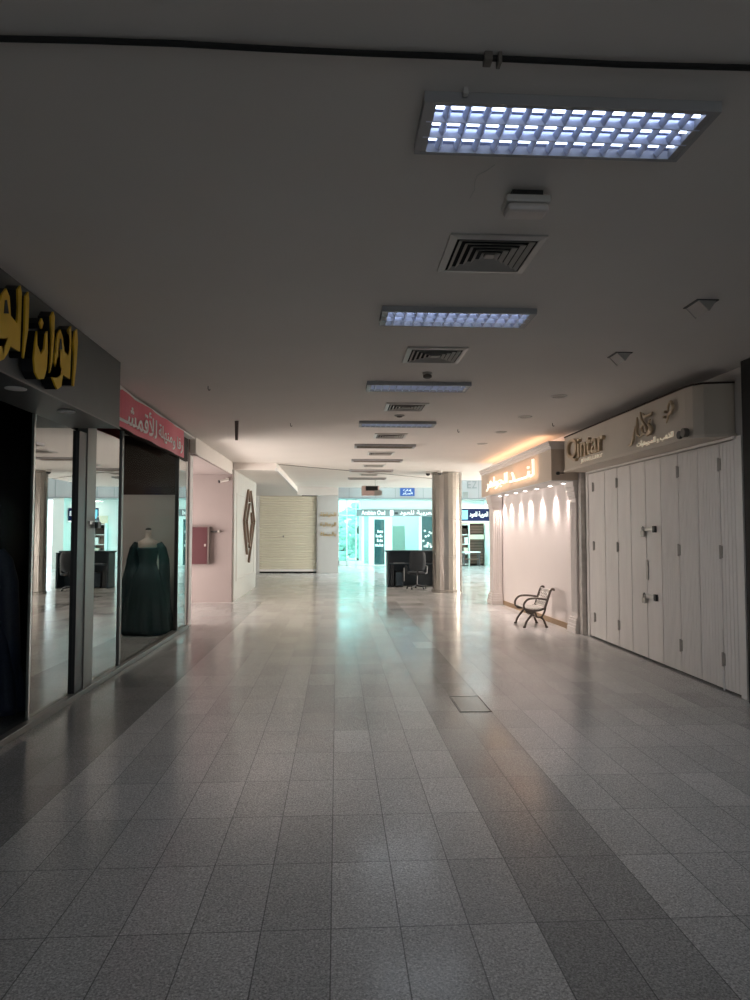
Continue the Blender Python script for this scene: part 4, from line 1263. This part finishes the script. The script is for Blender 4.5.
# trees outside the glazing
def tree(x, y, h, label):
    r = thing('tree', label, 'tree', (x, y, -0.03), 'trees outside the glazing')
    obj('trunk', MB().tube([(x, y, -0.03), (x + 0.05, y, h * 0.3), (x - 0.03, y, h * 0.55), (x, y, h * 0.8)], [0.12, 0.09, 0.07, 0.03], 8), M['bark'], r)
    rr = random.Random(int(x * 100))
    cb = MB()
    for k in range(90):
        a, b = rr.random() * 2 * PI, rr.uniform(-1.0, 1.0)
        R = h * 0.36 * math.sqrt(max(0.1, 1 - b * b * 0.8))
        cx, cyy, cz = x + R * rr.random() * math.cos(a), y + R * rr.random() * math.sin(a), h * 0.50 + b * h * 0.44
        s = h * rr.uniform(0.06, 0.10)
        mtx = Matrix.Translation((cx, cyy, cz)) @ Matrix.Rotation(rr.random() * 6, 4, 'X') @ Matrix.Diagonal((s, s * 0.8, s * 0.7, 1))
        bmesh.ops.create_icosphere(cb.bm, subdivisions=1, radius=1.0, matrix=mtx)
    for v in cb.bm.verts:
        v.co += Vector((rr.uniform(-1, 1), rr.uniform(-1, 1), rr.uniform(-1, 1))) * 0.05
    obj('crown', cb, M['leaf'], r)
tree(0.30, 41.0, 3.0, 'bushy green tree outside, left behind the glazing')
tree(1.35, 43.5, 3.8, 'taller bushy tree outside behind the white window post')
tree(-1.3, 44.5, 4.2, 'bushy green tree outside beyond the white pier')

# ================================================================== LIGHT
w = bpy.data.worlds.new('daylight')
scene.world = w
w.use_nodes = True
bg = w.node_tree.nodes['Background']
bg.inputs['Color'].default_value = (0.84, 0.97, 1.0, 1)
bg.inputs['Strength'].default_value = 3.2

def area(name, loc, rot, sx, sy, energy, color, portal=False):
    l = bpy.data.lights.new(name, 'AREA')
    l.shape = 'RECTANGLE'
    l.size, l.size_y = sx, sy
    l.energy = energy
    l.color = color
    l.cycles.is_portal = portal
    o = bpy.data.objects.new(name, l)
    COL.objects.link(o)
    o.location = loc
    o.rotation_euler = rot
    return o
area('skylight_portal', (5.5, 31.0, 8.9), (0, 0, 0), 12.5, 8.5, 1, (1, 1, 1), True)
area('glazing_portal', (0.68, 36.2, 1.7), (-PI / 2, 0, 0), 1.2, 3.3, 1, (1, 1, 1), True)
# aqua lamp added behind the unseen side glazing to light the far shop fronts
area('side_aqua_fill', (-0.2, 33.0, 1.75), (0, -PI / 2, 0), 3.2, 5.5, 1050, (0.70, 1.0, 0.97))
# LED panels between the glowing letters and their board, LED strip on top of the cornice
area('letter_led', (3.60, 13.15, 2.90), (0, -PI / 2, 0), 0.42, 1.8, 1.5, (1.0, 0.50, 0.25))
area('letter_led', (3.60, 15.22, 2.86), (0, -PI / 2, 0), 0.40, 2.05, 1.6, (1.0, 0.50, 0.25))
area('cornice_led', (3.78, 14.6, 3.30), (PI, 0, 0), 0.25, 4.8, 8, (1.0, 0.55, 0.30))
area('far_shop_lamp', (3.6, 38.0, 3.38), (0, 0, 0), 3.5, 2.5, 150, (0.80, 1.0, 0.97))
area('navy_shop_lamp', (7.0, 35.2, 3.3), (0, 0, 0), 1.2, 0.6, 24, (1.0, 0.95, 0.88))

# added fill lights, unseen in the right side hall and left passage, brightening the corridor
area('side_hall_fill', (11.8, 21.8, 1.4), (0, PI / 2, 0), 2.6, 9.0, 1120, (1.0, 0.90, 0.80))
area('passage_fill', (-5.75, 14.7, 1.3), (0, -PI / 2, 0), 2.3, 3.6, 335, (1.0, 0.89, 0.81))
# light of the lit ceiling fixtures
for y, e in ((2.82, 1.3), (5.41, 15), (8.05, 1.8), (10.87, 3)):
    area('fixture_glow', (0.955, y, CZ - 0.05), (0, 0, 0), 1.1, 0.34, e, (0.86, 0.93, 1.0))
# dim fill light added inside the gown shop so the gown shows
area('gown_shop_fill', (-3.9, 10.6, 3.3), (0, 0, 0), 1.0, 1.0, 30, (1.0, 0.9, 0.8))
# weak cool fill light added out of view behind the viewer
area('rear_fill', (0.8, -4.9, 1.7), (PI / 2, 0, 0), 6.0, 2.6, 32, (0.90, 0.96, 1.0))

# ================================================================== CAMERA
F = 685.0
yaw, pit = math.atan(38 / F), math.atan(33 / F)
cam = bpy.data.cameras.new('camera')
cam.sensor_fit = 'VERTICAL'
cam.sensor_height = 36.0
cam.lens = F * 36.0 / 1000.0
cam.clip_end = 300
co = bpy.data.objects.new('camera', cam)
COL.objects.link(co)
co.location = (0, 0, 1.708)
co.rotation_euler = (PI / 2 + pit, 0, -yaw)
scene.camera = co
